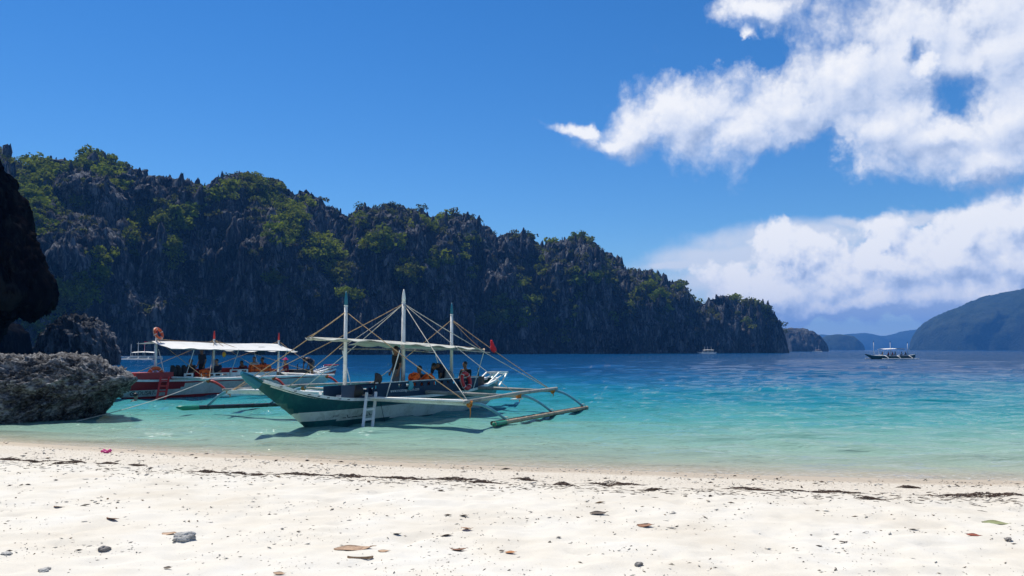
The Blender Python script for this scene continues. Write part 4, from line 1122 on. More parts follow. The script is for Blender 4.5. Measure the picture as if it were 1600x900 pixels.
# ------------------------------------------------------------------ the red and white boat behind it
def red_boat():
    fr = Frame((-17.0, 35.4), R(60)); root = fr.root('outrigger_boat')
    tag(root, 'white outrigger boat with red bow and long white awning behind the teal boat', 'boat')
    H = Hull([(-2.0, 1.02, 1.14, 0.10), (-1.2, 0.62, 1.00, 0.34), (-0.4, 0.22, 0.90, 0.48), (0.2, -0.10, 0.84, 0.56), (0.6, -0.30, 0.82, 0.60), (2.5, -0.34, 0.78, 0.72), (6.0, -0.34, 0.76, 0.74), (9.0, -0.30, 0.76, 0.68), (11.2, -0.05, 0.80, 0.52), (12.6, 0.3, 0.95, 0.34), (13.3, 0.62, 1.08, 0.2)])
    def pick(u, z):
        if z > 0.40 + 0.10 * max(0, 1.9 - u) * 0.2 and u < 2.5 + (z - 0.4) * 0.9: return 0
        if z > 0.66: return 0
        if z < 0.11: return 0
        return 1
    hull = H.build(root, ['red_paint', 'hull_white'], pick, [-0.1, 0.0, 0.06, 0.11, 0.25, 0.40, 0.48, 0.56, 0.66, 0.72], n=90)
    H.rail(root, 'white_paint', -1.4, 13.2, w=0.12, h=0.09)
    H.deck(root, 'red_paint', -1.4, 2.4, 0.05, 'foredeck'); H.deck(root, 'grey_wood', 2.4, 13.0, 0.16)
    text_mesh('DUSAT-1', 0.25, 'lettering', 'lettering_black', hull, lambda x, y: Vector((0.42 + x, -(H.half(0.42 + x, 0.19 + y) + 0.006), 0.19 + y)))
    mb = MB(); c = (0.22, 0.27)
    for i in range(14):
        a0, a1 = 2 * math.pi * i / 16, 2 * math.pi * (i + 1) / 16
        pts = [(c[0] + rr * math.cos(a), c[1] + rr * 0.9 * math.sin(a)) for a, rr in ((a0, .085), (a1, .085), (a1, .12), (a0, .12))]
        mb.add([(u, -(H.half(u, z) + 0.006), z) for u, z in pts], [(0, 1, 2, 3)])
    mb.add([(c[0] + a, -(H.half(c[0] + a, c[1] + b) + 0.007), c[1] + b) for a, b in ((-.05, -.04), (.06, 0.0), (.05, .05), (-.02, .02))], [(0, 1, 2, 3)])
    mb.build('emblem', 'lettering_black', hull)
    # cabin sides with slots
    for (u0, u1, z1, ws) in ((2.55, 3.05, 1.10, [(2.65, 2.95)]), (3.5, 5.15, 1.08, [(3.55, 3.8), (3.9, 4.2), (4.3, 4.6), (4.7, 5.0)]), (5.18, 6.3, 1.22, [(5.3, 5.65), (5.9, 6.2)]), (6.33, 8.2, 1.05, [])):
        window_panel(root, None, u0, u1, 0.82, z1, 0.70, 'white_paint', [(a, b, z1 - 0.14, z1 - 0.05) for a, b in ws])
    window_panel(root, None, 2.5, 9.5, 0.82, 1.15, -0.66, 'red_paint', [])
    mb = MB().sheet([[(8.2 + 0.7 * i / 6, -0.70, 0.82 + 0.22 * math.cos(i / 6 * math.pi / 2)) for i in range(7)], [(8.2 + 0.7 * i / 6, 0.6, 0.82 + 0.22 * math.cos(i / 6 * math.pi / 2)) for i in range(7)]]); mb.build('engine_cover', 'white_paint', root)
    MB().box((1.15, 0.0, 1.02), (1.9, 1.1, 0.30)).build('bow_locker', 'red_paint', root)
    for u in (3.0, 4.2, 5.4, 6.6, 7.8): MB().box((u, 0, 0.80), (0.34, 1.2, 0.04)).build('bench', 'red_paint', root)
    MB().box((5.6, 0.55, 1.16), (5.4, 0.06, 0.22)).build('backrest', 'red_paint', root)
    m1, m2, m3 = fr.plane(245, 514), fr.plane(335, 517), fr.plane(436, 520)
    for m in (m1, m2, m3): mast(root, (m.x, 0, 0.6), (m.x, 0, m.z), 0.06, 0.048, 'bright_red', 0.40)
    # long awning, sloping down to the beach side
    rows = []
    n = 34
    for i in range(n):
        f = i / (n - 1); u = m1.x - 0.25 + (9.0 - m1.x + 0.25) * f; row = []
        zr = 2.58 - 0.10 * f + 0.02 * math.sin(9 * f)
        for k in range(-6, 9):
            w = k / 6; slope = 0.10 if w < 0 else 0.26 + 0.05 * f
            row.append((u, -1.05 * w, zr - slope * abs(w) - 0.025 * math.sin(11 * f * math.pi) * abs(w) - 0.03 * math.sin(math.pi * min(1, abs(w)))))
        rows.append(row)
    canopy(root, rows, 'tarp', 'awning')
    MB().tube([(m1.x - 0.4, 0, 2.55), (5, 0, 2.52), (9.2, 0, 2.45)], 0.03, 6).build('ridge_pole', 'grey_wood', root)
    MB().tube([(m1.x - .3, -1.40, 2.22), (5, -1.40, 2.16), (9.0, -1.40, 2.11)], 0.022, 6).build('side_pole', 'grey_wood', root)
    for (u, v) in ((2.6, 0.68), (5.15, 0.70), (8.4, 0.66), (2.6, -0.66), (8.4, -0.66)):
        MB().tube([(u, -v, 0.8), (u, -v * 1.9, 2.22)], 0.016, 6).build('canopy_post', 'white_paint', root)
    ends = {}
    for u, vn in ((2.1, 2.95), (5.6, 3.3), (9.0, 3.5)):
        z = 0.86
        MB().tube([(u, 3.3, z - .06), (u, 0, z + 0.05), (u, -vn * .5, z + 0.04), (u, -vn, z - 0.04)], [0.05, 0.07, 0.065, 0.055], 10).build('outrigger_beam', 'white_paint', root, smooth=True)
        ends[u] = (Vector((u, -vn, z - 0.04)), Vector((u, 3.3, z - .06)))
    MB().box((1.98, -1.75, 0.94), (0.2, 2.1, 0.05)).build('walk_board', 'white_paint', root)
    MB().box((2.26, -1.75, 0.90), (0.2, 2.1, 0.05)).build('walk_board', 'white_paint', root)
    MB().tube([ends[2.1][0] + Vector((-.3, .02, .07)), ends[5.6][0] + Vector((0, 0, .09)), ends[9.0][0] + Vector((.5, 0, .07))], 0.05, 8).build('side_spar', 'white_paint', root, smooth=True)
    fa, fb = Vector((1.9, -3.75, 0.22)), Vector((9.6, -4.35, 0.16))
    MB().tube([fa, fa + Vector((.3, 0, -.02)), fb], [0.03, 0.075, 0.07], 10).build('float_pole', 'white_paint', root, smooth=True)
    MB().tube([(1.9, 4.0, 0.15), (9.6, 4.2, 0.12)], 0.075, 10).build('float_pole', 'white_paint', root, smooth=True)
    for u, f in ((2.1, 0.08), (5.6, 0.5), (9.0, 0.95)):
        strut(root, ends[u][0], fa.lerp(fb, f) + Vector((0, 0, .05)), 'strut_red', 0.055, 0.12); strut(root, ends[u][1], (u + .2, 4.1, 0.2), 'strut_red', 0.05, 0.1)
        lashing(root, ends[u][0], 'rope_orange', 0.08, 0.0)
    T = [Vector((m.x, 0, m.z - 0.45)) for m in (m1, m2, m3)]
    for a, b in ((T[0], ends[2.1][0]), (T[1], ends[2.1][0]), (T[1], ends[5.6][0]), (T[2], ends[9.0][0]), (T[1], ends[2.1][1]), (T[1], ends[9.0][0]), (T[2], ends[5.6][1]), (T[0], T[1] + Vector((0, 0, -.1))), (T[2], Vector((9.2, 0, 2.45)))):
        rope(root, (a, b), 'rope_tan', 0.012, 0.04)
    # stern seat
    MB().bar((11.6, -.3, 0.9), (13.4, -.22, 1.28), 0.07, 0.05).bar((11.6, .3, 0.9), (13.4, .22, 1.28), 0.07, 0.05).build('stern_frame', 'white_paint', root)
    MB().box((13.1, 0, 1.30), (0.75, 0.5, 0.06)).build('stern_seat', 'bright_red', root)
    MB().box((10.4, 0, 0.98), (1.2, 0.7, 0.26)).tube([(10.2, -.2, 1.1), (10.2, -.2, 1.4)], .03, 6).build('engine', 'dark_wood', root)
    return fr, root, H, m1, m2
FR2, BOAT2, HULL2, RM1, RM2 = red_boat()

# ------------------------------------------------------------------ small boats far out
def far_boat(px_, py_, L, ang, label, hullmat, canmat, masts, cabin=False, mastmat='white_paint', z_off=0.0):
    o = on_z(px_, py_, 0.0); fr = Frame((o.x, o.y), R(ang)); root = fr.root('outrigger_boat')
    tag(root, label, 'boat')
    a = L / 12.0
    H = Hull([(-6.2 * a, 0.95 * a, 1.15 * a, .1), (-5 * a, 0.2 * a, 0.85 * a, .45), (-4.2 * a, -.3, 0.75 * a, .6), (0, -.3, 0.68 * a, .75), (4 * a, -.25, 0.75 * a, .6), (5.6 * a, 0.3 * a, 1.0 * a, .25)])
    H.build(root, [hullmat, 'dark_wood'], lambda u, z: 0 if z > 0.12 else 1, [0.12, 0.4], 24)
    H.rail(root, 'white_paint', -5.0 * a, 5.4 * a, .1, .1)
    H.deck(root, 'grey_wood', -4.8 * a, 5.2 * a, .12)
    n = 10; u0, u1 = (-2.6 * a, 3.8 * a)
    rows = [[(u0 + (u1 - u0) * i / n, 1.25 * w, 2.25 * a + .12 * math.sin(math.pi * i / n) - .16 * abs(w) ** 1.5) for w in (-1, -.5, 0, .5, 1)] for i in range(n + 1)]
    canopy(root, rows[:6] if isinstance(canmat, tuple) else rows, canmat[0] if isinstance(canmat, tuple) else canmat)
    if isinstance(canmat, tuple): canopy(root, rows[5:], canmat[1], 'canopy_rear')
    for u in (u0 + .2, (u0 + u1) / 2, u1 - .2):
        for y in (-.6, .6): MB().tube([(u, y, .6 * a), (u, y * 1.7, 2.18 * a)], 0.03, 6).build('canopy_post', 'white_paint', root)
    for u, h in masts: mast(root, (u * a, 0, .4), (u * a, 0, h), .06, .05, mastmat, .4)
    if cabin:
        window_panel(root, None, -3.0 * a, 3.9 * a, .75 * a, 1.15 * a, .62, 'white_paint', [(-2.4 * a + .9 * i, -1.9 * a + .9 * i, .9 * a, 1.05 * a) for i in range(6)]); window_panel(root, None, -3.0 * a, 3.9 * a, .75 * a, 1.15 * a, -.62, 'white_paint', [])
    for v in (1, -1):
        MB().tube([(-4.2 * a, -v * 3.3, .12), (4.4 * a, -v * 3.3, .10)], .09, 8).build('float_pole', 'white_paint', root)
        for u in (-2.8 * a, 0, 2.8 * a): strut(root, (u, -v * 1.9, .75 * a), (u + .2, -v * 3.3, .16), 'white_paint', .06, .12)
    for u in (-2.8 * a, 0, 2.8 * a): MB().tube([(u, -2, .78 * a), (u, 0, .84 * a), (u, 2, .78 * a)], .06, 8).build('outrigger_beam', 'white_paint', root)
    return fr, root
FB1 = far_boat(1393, 561, 12.6, 8, 'outrigger boat with white and dark awnings under way far right', 'teal_paint', ('tarp', 'navy_paint'), [(-4.1, 4.2), (-0.2, 4.2), (3.9, 4.0)], mastmat='navy_paint')
FB2 = far_boat(1105, 552.5, 10.5, -6, 'tiny white boat close under the right end of the cliff', 'white_paint', 'tarp', [(-1.6, 3.8), (0.3, 3.8), (2.4, 3.8)], cabin=True)
FB3 = far_boat(1277, 549.7, 10, 15, 'tiny boat in front of the dark rocky islet', 'white_paint', 'tarp_tan', [(-2, 4.5), (2, 6.0)])
FB4 = far_boat(222, 562.0, 8.8, 6, 'white tour boat with several white masts seen left of the red boat mast', 'white_paint', 'tarp', [(-3.2, 3.4), (-1.2, 3.9), (0.6, 3.8), (3.4, 3.4)], cabin=True)
FB5 = far_boat(162, 558.5, 9.5, 4, 'white boat half hidden behind the grey rock shelf', 'white_paint', 'tarp', [(-2.0, 3.6), (2.4, 3.8)], cabin=True)

# ================================================================== PEOPLE
paint('skin_brown', (0.22, 0.115, 0.07), 0.6, 0.05)
paint('skin_tan', (0.33, 0.19, 0.13), 0.6, 0.05)
paint('hair_black', (0.010, 0.009, 0.009), 0.5, 0.05)
CLOTH = {}
def cloth(col, name):
    if name not in CLOTH: CLOTH[name] = paint(name, col, 0.85, 0.12)
    return CLOTH[name]
def capsule(mb, a, b, ra, rb, seg=10):
    a, b = Vector(a), Vector(b); d = b - a; L = d.length
    if L < 1e-5: mb.ball(a, ra, seg, 6); return
    d /= L; pts, rs = [], []
    for k in range(5):
        th = math.pi / 2 * (1 - k / 4); pts.append(a - d * ra * math.sin(th)); rs.append(max(0.002, ra * math.cos(th)))
    for k in range(5):
        th = math.pi / 2 * k / 4; pts.append(b + d * rb * math.sin(th)); rs.append(max(0.002, rb * math.cos(th)))
    mb.tube(pts, rs, seg)
def remeshed(mb, voxel, smooth_it=3):
    me = bpy.data.meshes.new('form'); me.from_pydata(mb.v, [], mb.f); me.update()
    o = bpy.data.objects.new('form', me); COL.objects.link(o)
    md = o.modifiers.new('r', 'REMESH'); md.mode = 'VOXEL'; md.voxel_size = voxel
    s = o.modifiers.new('s', 'SMOOTH'); s.iterations = smooth_it; s.factor = 0.5
    dg = bpy.context.evaluated_depsgraph_get()
    out = bpy.data.meshes.new_from_object(o.evaluated_get(dg))
    bpy.data.objects.remove(o); bpy.data.meshes.remove(me)
    return out
POSES = {
 'stand': dict(pel=(0, 0, .93), che=(0.01, 0, 1.25), nec=(0, 0, 1.46), hd=(0.03, 0, 1.62), sh=((0, .19, 1.40), (0, -.19, 1.40)), el=((-.04, .27, 1.13), (-.02, -.26, 1.12)), wr=((.06, .27, .89), (.10, -.22, .90)), hi=((0, .1, .91), (0, -.1, .91)),
               kn=((.03, .11, .49), (.0, -.12, .49)), an=((0, .12, .08), (-.02, -.13, .08)), fd=(1, 0)),
 'sit': dict(pel=(0, 0, .11), che=(0.03, 0, .43), nec=(.06, 0, .64), hd=(.10, 0, .80), sh=((.04, .19, .58), (.04, -.19, .58)), el=((.10, .25, .32), (.12, -.25, .33)), wr=((.34, .17, .24), (.33, -.14, .25)), hi=((0.02, .1, .10), (0.02, -.1, .10)),
             kn=((.44, .13, .13), (.43, -.14, .12)), an=((.42, .13, -.27), (.46, -.14, -.27)), fd=(1, 0)),
 'lean': dict(pel=(0, 0, .11), che=(0.16, 0, .38), nec=(.30, 0, .55), hd=(.38, 0, .68), sh=((.26, .19, .50), (.26, -.19, .50)), el=((.40, .24, .27), (.42, -.23, .27)), wr=((.60, .12, .22), (.60, -.10, .20)), hi=((0.02, .1, .10), (0.02, -.1, .10)),
              kn=((.44, .13, .13), (.43, -.14, .12)), an=((.42, .13, -.27), (.46, -.14, -.27)), fd=(1, 0)),
 'bend': dict(pel=(0, 0, .90), che=(.27, 0, 1.03), nec=(.44, 0, 1.06), hd=(.57, 0, 1.04), sh=((.36, .18, 1.02), (.36, -.18, 1.02)), el=((.45, .21, .76), (.40, -.22, .76)), wr=((.52, .15, .53), (.44, -.20, .50)), hi=((0, .1, .88), (0, -.1, .88)),
              kn=((.08, .12, .48), (-.08, -.13, .48)), an=((-.02, .13, .08), (-.22, -.14, .09)), fd=(1, 0)),
 'swim': dict(pel=(0, 0, -.55), che=(0.0, 0, -.22), nec=(0, 0, .03), hd=(0.03, 0, .20), sh=((0, .19, -.04), (0, -.19, -.04)), el=((.18, .34, -.10), (.16, -.34, -.12)), wr=((.36, .20, -.06), (.38, -.22, -.08)), hi=((0, .1, -.57), (0, -.1, -.57)),
              kn=((.12, .11, -.95), (.05, -.12, -.96)), an=((-.1, .12, -1.3), (-.15, -.13, -1.28)), fd=(1, 0)),
}
_forms = {}
def person_forms(pose):
    if pose in _forms: return _forms[pose]
    p = POSES[pose]; V3 = lambda t: Vector(t)
    pel, che, nec, hd = (V3(p[k]) for k in ('pel', 'che', 'nec', 'hd'))
    b = MB()
    spine = (nec - pel).normalized(); side = Vector((0, 1, 0)); fw = side.cross(spine); fw = fw if fw.x > 0 else -fw
    M = Matrix((fw, side, spine)).transposed()
    b.ball(pel, (.115, .165, .13), 14, 10, M=M); b.ball(pel.lerp(che, .5), (.105, .145, .17), 14, 10, M=M); b.ball(che, (.118, .175, .19), 14, 10, M=M)
    b.ball(che.lerp(nec, .7), (.09, .17, .09), 14, 10, M=M)
    capsule(b, che.lerp(nec, .8), hd - (hd - nec) * .3, .062, .055)
    hdir = (hd - nec).normalized(); hdir = (hdir + Vector((0, 0, 1))).normalized()
    hf = side.cross(hdir); hf = hf if hf.x > 0 else -hf
    HM = Matrix((hf, side, hdir)).transposed()
    b.ball(hd + HM @ Vector((-.008, 0, .025)), (.098, .078, .105), 14, 10, M=HM); b.ball(hd + HM @ Vector((.03, 0, -.055)), (.062, .056, .07), 12, 8, M=HM)
    b.ball(hd + HM @ Vector((.098, 0, -.015)), (.020, .014, .026), 8, 6, M=HM)
    for s in (1, -1): b.ball(hd + HM @ Vector((.0, s * .078, -.01)), (.022, .012, .032), 8, 6, M=HM); b.ball(hd + HM @ Vector((.082, s * .03, .028)), (.018, .024, .010), 8, 6, M=HM)
    hands = MB(); shirt = MB(); shorts = MB()
    for i in (0, 1):
        sh, elb, wr, hi, kn, an = (V3(p[k][i]) for k in ('sh', 'el', 'wr', 'hi', 'kn', 'an'))
        b.ball(sh, .062); capsule(b, sh, elb, .052, .041); capsule(b, elb, wr, .040, .027)
        capsule(b, hi, kn, .086, .058); capsule(b, kn, kn.lerp(an, .4), .054, .056); capsule(b, kn.lerp(an, .4), an, .056, .036)
        f = Vector((1, 0, 0)) if an.z > -.6 else Vector((-.5, 0, -.85))
        capsule(b, an + Vector((0, 0, -.03)) - f * .03, an + f * .17 + Vector((0, 0, -.052)), .036, .026)
        # hand: palm plus five fingers
        hdv = (wr - elb).normalized(); sd_ = Vector((0, 1 if i == 0 else -1, 0)); sd_ = (sd_ - hdv * sd_.dot(hdv)).normalized(); pn = hdv.cross(sd_)
        capsule(b, wr, wr + hdv * .075, .026, .033)
        for k in range(4):
            o = wr + hdv * .085 + pn * ((k - 1.5) * .020); ln = (.065, .078, .072, .055)[k]; inn = -sd_
            capsule(hands, o, o + hdv * ln * .55 + inn * .006, .0095, .0085, 6); capsule(hands, o + hdv * ln * .55 + inn * .006, o + hdv * ln * .9 + inn * .026, .0085, .0065, 6)
        tb = wr + hdv * .03 - pn * .030; capsule(hands, tb, tb + hdv * .035 - pn * .022, .012, .010, 6); capsule(hands, tb + hdv * .035 - pn * .022, tb + hdv * .062 - pn * .024 - sd_ * .012, .010, .008, 6)
        capsule(shirt, sh, sh.lerp(elb, .62), .076, .066); capsule(shorts, hi, hi.lerp(kn, .85), .104, .088)
    shirt.ball(pel.lerp(che, .25), (.130, .172, .13), 14, 10, M=M); shirt.ball(pel.lerp(che, .55), (.122, .162, .17), 14, 10, M=M); shirt.ball(che, (.134, .190, .19), 14, 10, M=M); shirt.ball(che.lerp(nec, .62), (.104, .182, .095), 14, 10, M=M)
    shorts.ball(pel, (.130, .182, .135), 14, 10, M=M)
    hair = MB(); hair.ball(hd + HM @ Vector((-.022, 0, .045)), (.102, .086, .098), 14, 10, M=HM)
    body = remeshed(b, .016)
    o = len(body.vertices)
    bm = bmesh.new(); bm.from_mesh(body)
    vs = [bm.verts.new(v) for v in hands.v]
    for f in hands.f: bm.faces.new([vs[i] for i in f])
    bm.to_mesh(body); bm.free()
    _forms[pose] = (body, remeshed(shirt, .022), remeshed(shorts, .022), remeshed(hair, .02))
    for m in _forms[pose]: m.polygons.foreach_set('use_smooth', [True] * len(m.polygons))
    return _forms[pose]
def person(pose, loc, rz, label, skin='skin_brown', shirt=None, shorts=None, group=None, hat=None, scale=1.0, pack=None):
    body, sm, pm, hm = person_forms(pose)
    root = empty('person', loc, rz); root.scale = (scale,) * 3
    tag(root, label, 'person', group)
    def put(me, name, mat):
        m = me.copy(); m.materials.clear(); m.materials.append(mat if not isinstance(mat, str) else MATS[mat]); return link(bpy.data.objects.new(name, m), root)
    put(body, 'body', skin)
    if shirt: put(sm, 'shirt', shirt)
    if shorts: put(pm, 'shorts', shorts)
    put(hm, 'hair', 'hair_black')
    p = POSES[pose]; hd = Vector(p['hd'])
    if hat:
        MB().ball(hd + Vector((-.01, 0, .075)), (.115, .10, .085), 12, 8).tube([hd + Vector((0, 0, .05)), hd + Vector((0, 0, .062))], [.19, .17], 14).build('hat', hat, root, smooth=True)
    return root
black = cloth((0.012, 0.012, 0.014), 'cloth_black'); grey = cloth((0.13, 0.14, 0.15), 'cloth_grey'); navy = cloth((0.02, 0.025, 0.05), 'cloth_navy'); maroon = cloth((0.16, 0.02, 0.03), 'cloth_maroon')
pink = cloth((0.80, 0.03, 0.22), 'cloth_pink'); plaid = cloth((0.16, 0.13, 0.12), 'cloth_plaid'); white = cloth((0.6, 0.6, 0.6), 'cloth_white'); redc = cloth((0.5, 0.02, 0.02), 'cloth_red')
def on_boat(fr, px_, py_, v, dz=0.0):
    q = fr.plane(px_, py_, v); return fr.W(q.x, v, q.z + dz)
def stand_at(fr, px_, v, z):
    q = fr.plane(px_, 580, v); return fr.W(q.x, v, z)
A1, A2 = FR1.ang, FR2.ang
# teal boat
person('stand', stand_at(FR1, 619, -0.15, 0.56), A1 + R(150), 'person in black shirt and grey shorts standing at the tall middle mast', 'skin_brown', black, grey)
person('sit', stand_at(FR1, 658, 0.05, 0.72), A1 + R(175), 'dark-clad person seated behind two orange life vests', 'skin_brown', black, navy)
person('bend', stand_at(FR1, 692, -0.10, 0.55), A1 + R(180), 'person in dark clothes bending forward near the rear mast', 'skin_brown', navy, black)
person('sit', stand_at(FR1, 729, 0.0, 0.82), A1 + R(170), 'dark-clad person seated at the stern of the teal boat', 'skin_brown', black, navy)
# red boat
person('sit', stand_at(FR2, 300, 0.0, 0.82), A2 + R(185), 'person in black seated nearest the bow of the red boat', 'skin_brown', black, black)
person('stand', stand_at(FR2, 315, -0.35, 0.55), A2 + R(175), 'tall dark figure standing under the awning of the red boat', 'skin_brown', navy, black, scale=0.98)
person('sit', stand_at(FR2, 340, 0.15, 0.80), A2 + R(190), 'person in dark clothes seated by the middle of the red boat', 'skin_tan', navy, black)
person('lean', stand_at(FR2, 386, -0.1, 0.82), A2 + R(182), 'person in maroon leaning forward under the red boat awning', 'skin_brown', maroon, black)
person('sit', stand_at(FR2, 398, 0.0, 0.90), A2 + R(200), 'person in white top seated behind the orange life vests', 'skin_tan', white, navy)
person('sit', stand_at(FR2, 412, 0.1, 0.86), A2 + R(170), 'person in dark red top beside the white-topped passenger', 'skin_brown', maroon, navy)
person('sit', stand_at(FR2, 448, 0.0, 0.80), A2 + R(150), 'person wearing a bright pink hat near the red boat engine', 'skin_tan', maroon, navy, hat=pink)
person('bend', stand_at(FR2, 487, 0.15, 0.62), A2 + R(178), 'person in plaid trunks bending over the red boat stern', 'skin_brown', navy, plaid)
sw = on_z(211, 629, 0.0)
person('swim', (sw.x, sw.y, 0.06), R(60), 'swimmer in dark top standing in the water at the red bow', 'skin_tan', black, navy)
# the boat under way far right
for k, (u, lab, c) in enumerate(((-2.2, 'dark passenger at the front of the far boat under awning', black), (-0.7, 'passenger in red on the far right boat', redc), (0.3, 'second passenger in red on the far right boat', redc), (1.0, 'dark passenger behind the two in red on far boat', navy), (2.6, 'passenger in white near the rear of the far boat', white), (3.6, 'dark helmsman at the stern of the far right boat', black))):
    person('sit', FB1[0].W(u, 0.1, 0.75), FB1[0].ang + R(170), lab, 'skin_brown', c, navy, group='passengers on the boat under way')

# ================================================================== LOOSE THINGS ON AND BY THE BOATS
def ladder(fr, a, b, width, mat, label, rungs):
    a, b = Vector(a), Vector(b); root = empty('ladder', a); root.rotation_euler = (0, 0, fr.ang)
    tag(root, label, 'ladder')
    d = Matrix.Rotation(-fr.ang, 3, 'Z') @ (b - a)
    for s in (-.5, .5): MB().bar((s * width, 0, 0), Vector((s * width, 0, 0)) + d, 0.075, 0.075).build('rail', mat, root)
    for k in range(rungs):
        p = d * ((k + .6) / (rungs + .35)); MB().bar(p + Vector((-width / 2, 0, 0)), p + Vector((width / 2, 0, 0)), 0.05, 0.065).build('rung', mat, root)
u_l = FR1.plane(578, 640, 0.95).x
ladder(FR1, FR1.W(u_l - 0.34, 1.12, -0.25), FR1.W(u_l + 0.20, 0.84, 0.93), 0.44, 'white_paint', 'white wooden ladder leaning on the side of the teal boat', 4)
u_l = FR2.plane(253, 605, 0.95).x
ladder(FR2, FR2.W(u_l - 0.30, 1.25, -0.25), FR2.W(u_l + 0.22, 0.85, 0.98), 0.42, 'bright_red', 'red ladder hanging over the side at the red bow', 5)

def life_ring(loc, M, Rr, r, mat, label):
    root = empty('life_ring', loc); tag(root, label, 'life ring')
    MB().torus((0, 0, 0), Rr, r, M, 32, 12).build('ring', mat, root, smooth=True)
    for k in range(4):
        a = math.pi / 4 + k * math.pi / 2; mb = MB(); mb.torus(M @ Vector((Rr * math.cos(a), Rr * math.sin(a), 0)), r * 1.04, 0.012, M @ Matrix.Rotation(a, 3, 'Z') @ Matrix.Rotation(R(90), 3, 'X'), 14, 6); mb.build('band', 'white_paint', root)
    MB().torus((0, 0, 0), Rr + r * 1.15, 0.010, M, 28, 5).build('grab_line', 'rope_pale', root)
rm = FR2.W(RM1.x, 0.12, 2.93)
life_ring(rm, Matrix.Rotation(A2, 3, 'Z') @ Matrix.Rotation(R(28), 3, 'Y') @ Matrix.Rotation(R(62), 3, 'X') , 0.235, 0.062, 'ring_orange', 'orange life ring hung on the red boat front mast')
q = FR2.plane(244, 581, 0.3)
life_ring(FR2.W(q.x, 0.25, 1.10), Matrix.Rotation(A2 + R(70), 3, 'Z') @ Matrix.Rotation(R(80), 3, 'Y'), 0.26, 0.08, 'ring_orange', 'orange life ring propped upright on the red bow')
q = FR1.plane(727, 597, 0.68)
life_ring(FR1.W(q.x, 0.70, 1.08), Matrix.Rotation(A1, 3, 'Z') @ Matrix.Rotation(R(78), 3, 'X'), 0.27, 0.075, 'ring_red', 'dark red life ring on the teal boat side near the stern')

def puffy(pts_fn, nu=8, nv=8, th=0.06):
    rows = [[pts_fn(i / (nu - 1), j / (nv - 1)) for j in range(nv)] for i in range(nu)]
    mb = MB(); n = nu * nv; top, bot = [], []
    for i in range(nu):
        for j in range(nv):
            p, nrm = rows[i][j]; k = th * (math.sin(math.pi * i / (nu - 1)) * math.sin(math.pi * j / (nv - 1))) ** 0.4
            top.append(Vector(p) + Vector(nrm) * k); bot.append(Vector(p) - Vector(nrm) * (k * .5 + .004))
    q = [(i * nv + j, i * nv + j + 1, (i + 1) * nv + j + 1, (i + 1) * nv + j) for i in range(nu - 1) for j in range(nv - 1)]
    mb.add(top, q); mb.add(bot, [f[::-1] for f in q])
    return mb
def life_vest(loc, rz, mat, label, lean=0.0, group=None, w=0.46, h=0.5):
    """vest hung over a rail: two front panels, a back panel and a collar"""
    root = empty('life_vest', loc, rz); root.rotation_euler = (0, lean, rz); tag(root, label, 'life vest', group)
    for s in (-1, 1):
        puffy(lambda a, b, s=s: ((s * (.02 + (w / 2 - .02) * a), -.09, h * (b - .5) - .05 * a * (b > .7)), (0, -1, 0))).build('front_panel', mat, root, smooth=True)
    puffy(lambda a, b: ((w * (a - .5), .09, h * (b - .5)), (0, 1, 0))).build('back_panel', mat, root, smooth=True)
    MB().torus((0, 0, h * .42), .13, .05, None, 16, 8).build('collar', mat, root, smooth=True)
    for z in (-.12, .06): MB().box((0, -.158, z), (w * .9, .012, .03)).build('strap', 'black_rubber', root)
G = None
q = FR1.plane(645, 586, 0.3); life_vest(FR1.W(q.x, 0.38, 1.15), A1 + R(8), 'orange_cloth', 'orange life vest leaning left of the seated person', R(-24))
q = FR1.plane(664, 588, 0.3); life_vest(FR1.W(q.x, 0.40, 1.10), A1 - R(10), 'orange_cloth', 'orange life vest slumped right of the seated person', R(55))
q = FR2.plane(322, 585, 0.72); life_vest(FR2.W(q.x, 0.62, 1.02), A2, 'orange_cloth', 'orange life vest hung in the gap of the white boat side', 0, None, .5, .42)
q = FR2.plane(405, 580, 0.6)
for k, lb in ((0, 'orange life vest on the rail, left of three in a row'), (1, 'orange life vest on the rail, middle of three in a row'), (2, 'orange life vest on the rail, right of three in a row')):
    life_vest(FR2.W(q.x - 0.35 + 0.45 * k, 0.55, 1.20), A2 + R(4 * k - 4), 'orange_cloth', lb, 0, 'vests in a row on the red boat', .44, .42)
# cloth and bags on the teal boat
def hung_cloth(loc, rz, w, h, mat, label, name='hung_cloth', cat='cloth', th=0.05):
    root = puffy(lambda a, b: ((w * (a - .5) * (0.75 + .25 * math.sin(3 * b + 1)), -.02 - .05 * math.sin(math.pi * b) + .03 * math.sin(9 * a), h * (b - .9)), (0.15 * math.cos(9 * a), -1, 0)), 10, 10, th).build(name, mat, None, smooth=True)
    root.location = loc; root.rotation_euler = (0, 0, rz); tag(root, label, cat); return root
q = FR1.plane(640, 600, 0.64); hung_cloth(FR1.W(q.x, 0.64, 1.17), A1, 0.26, 0.30, 'cyan_cloth', 'pale cyan cloth draped over the navy cabin side')
q = FR1.plane(556, 606, 0.66); hung_cloth(FR1.W(q.x + .1, 0.63, 1.14), A1, 0.34, 0.36, 'black_rubber', 'black clothing hanging behind the front mast', 'dark_clothing', 'bag', 0.12)  # puffed sheet standing in for dark clothing
q = FR1.plane(588, 590, 0.5); hung_cloth(FR1.W(q.x, 0.5, 1.45), A1, 0.24, 0.36, 'dark_wood', 'small dark bundle standing in for sandals on the navy cabin side', 'backpack', 'bag', 0.12)  # simple dark bundle in place of sandals on the rail
q = FR1.plane(690, 585, 0.2); hung_cloth(FR1.W(q.x + .15, 0.35, 1.42), A1, 0.5, 0.42, 'steel_grey', 'grey bag piled beside the bending person', 'luggage_bag', 'bag', 0.16)
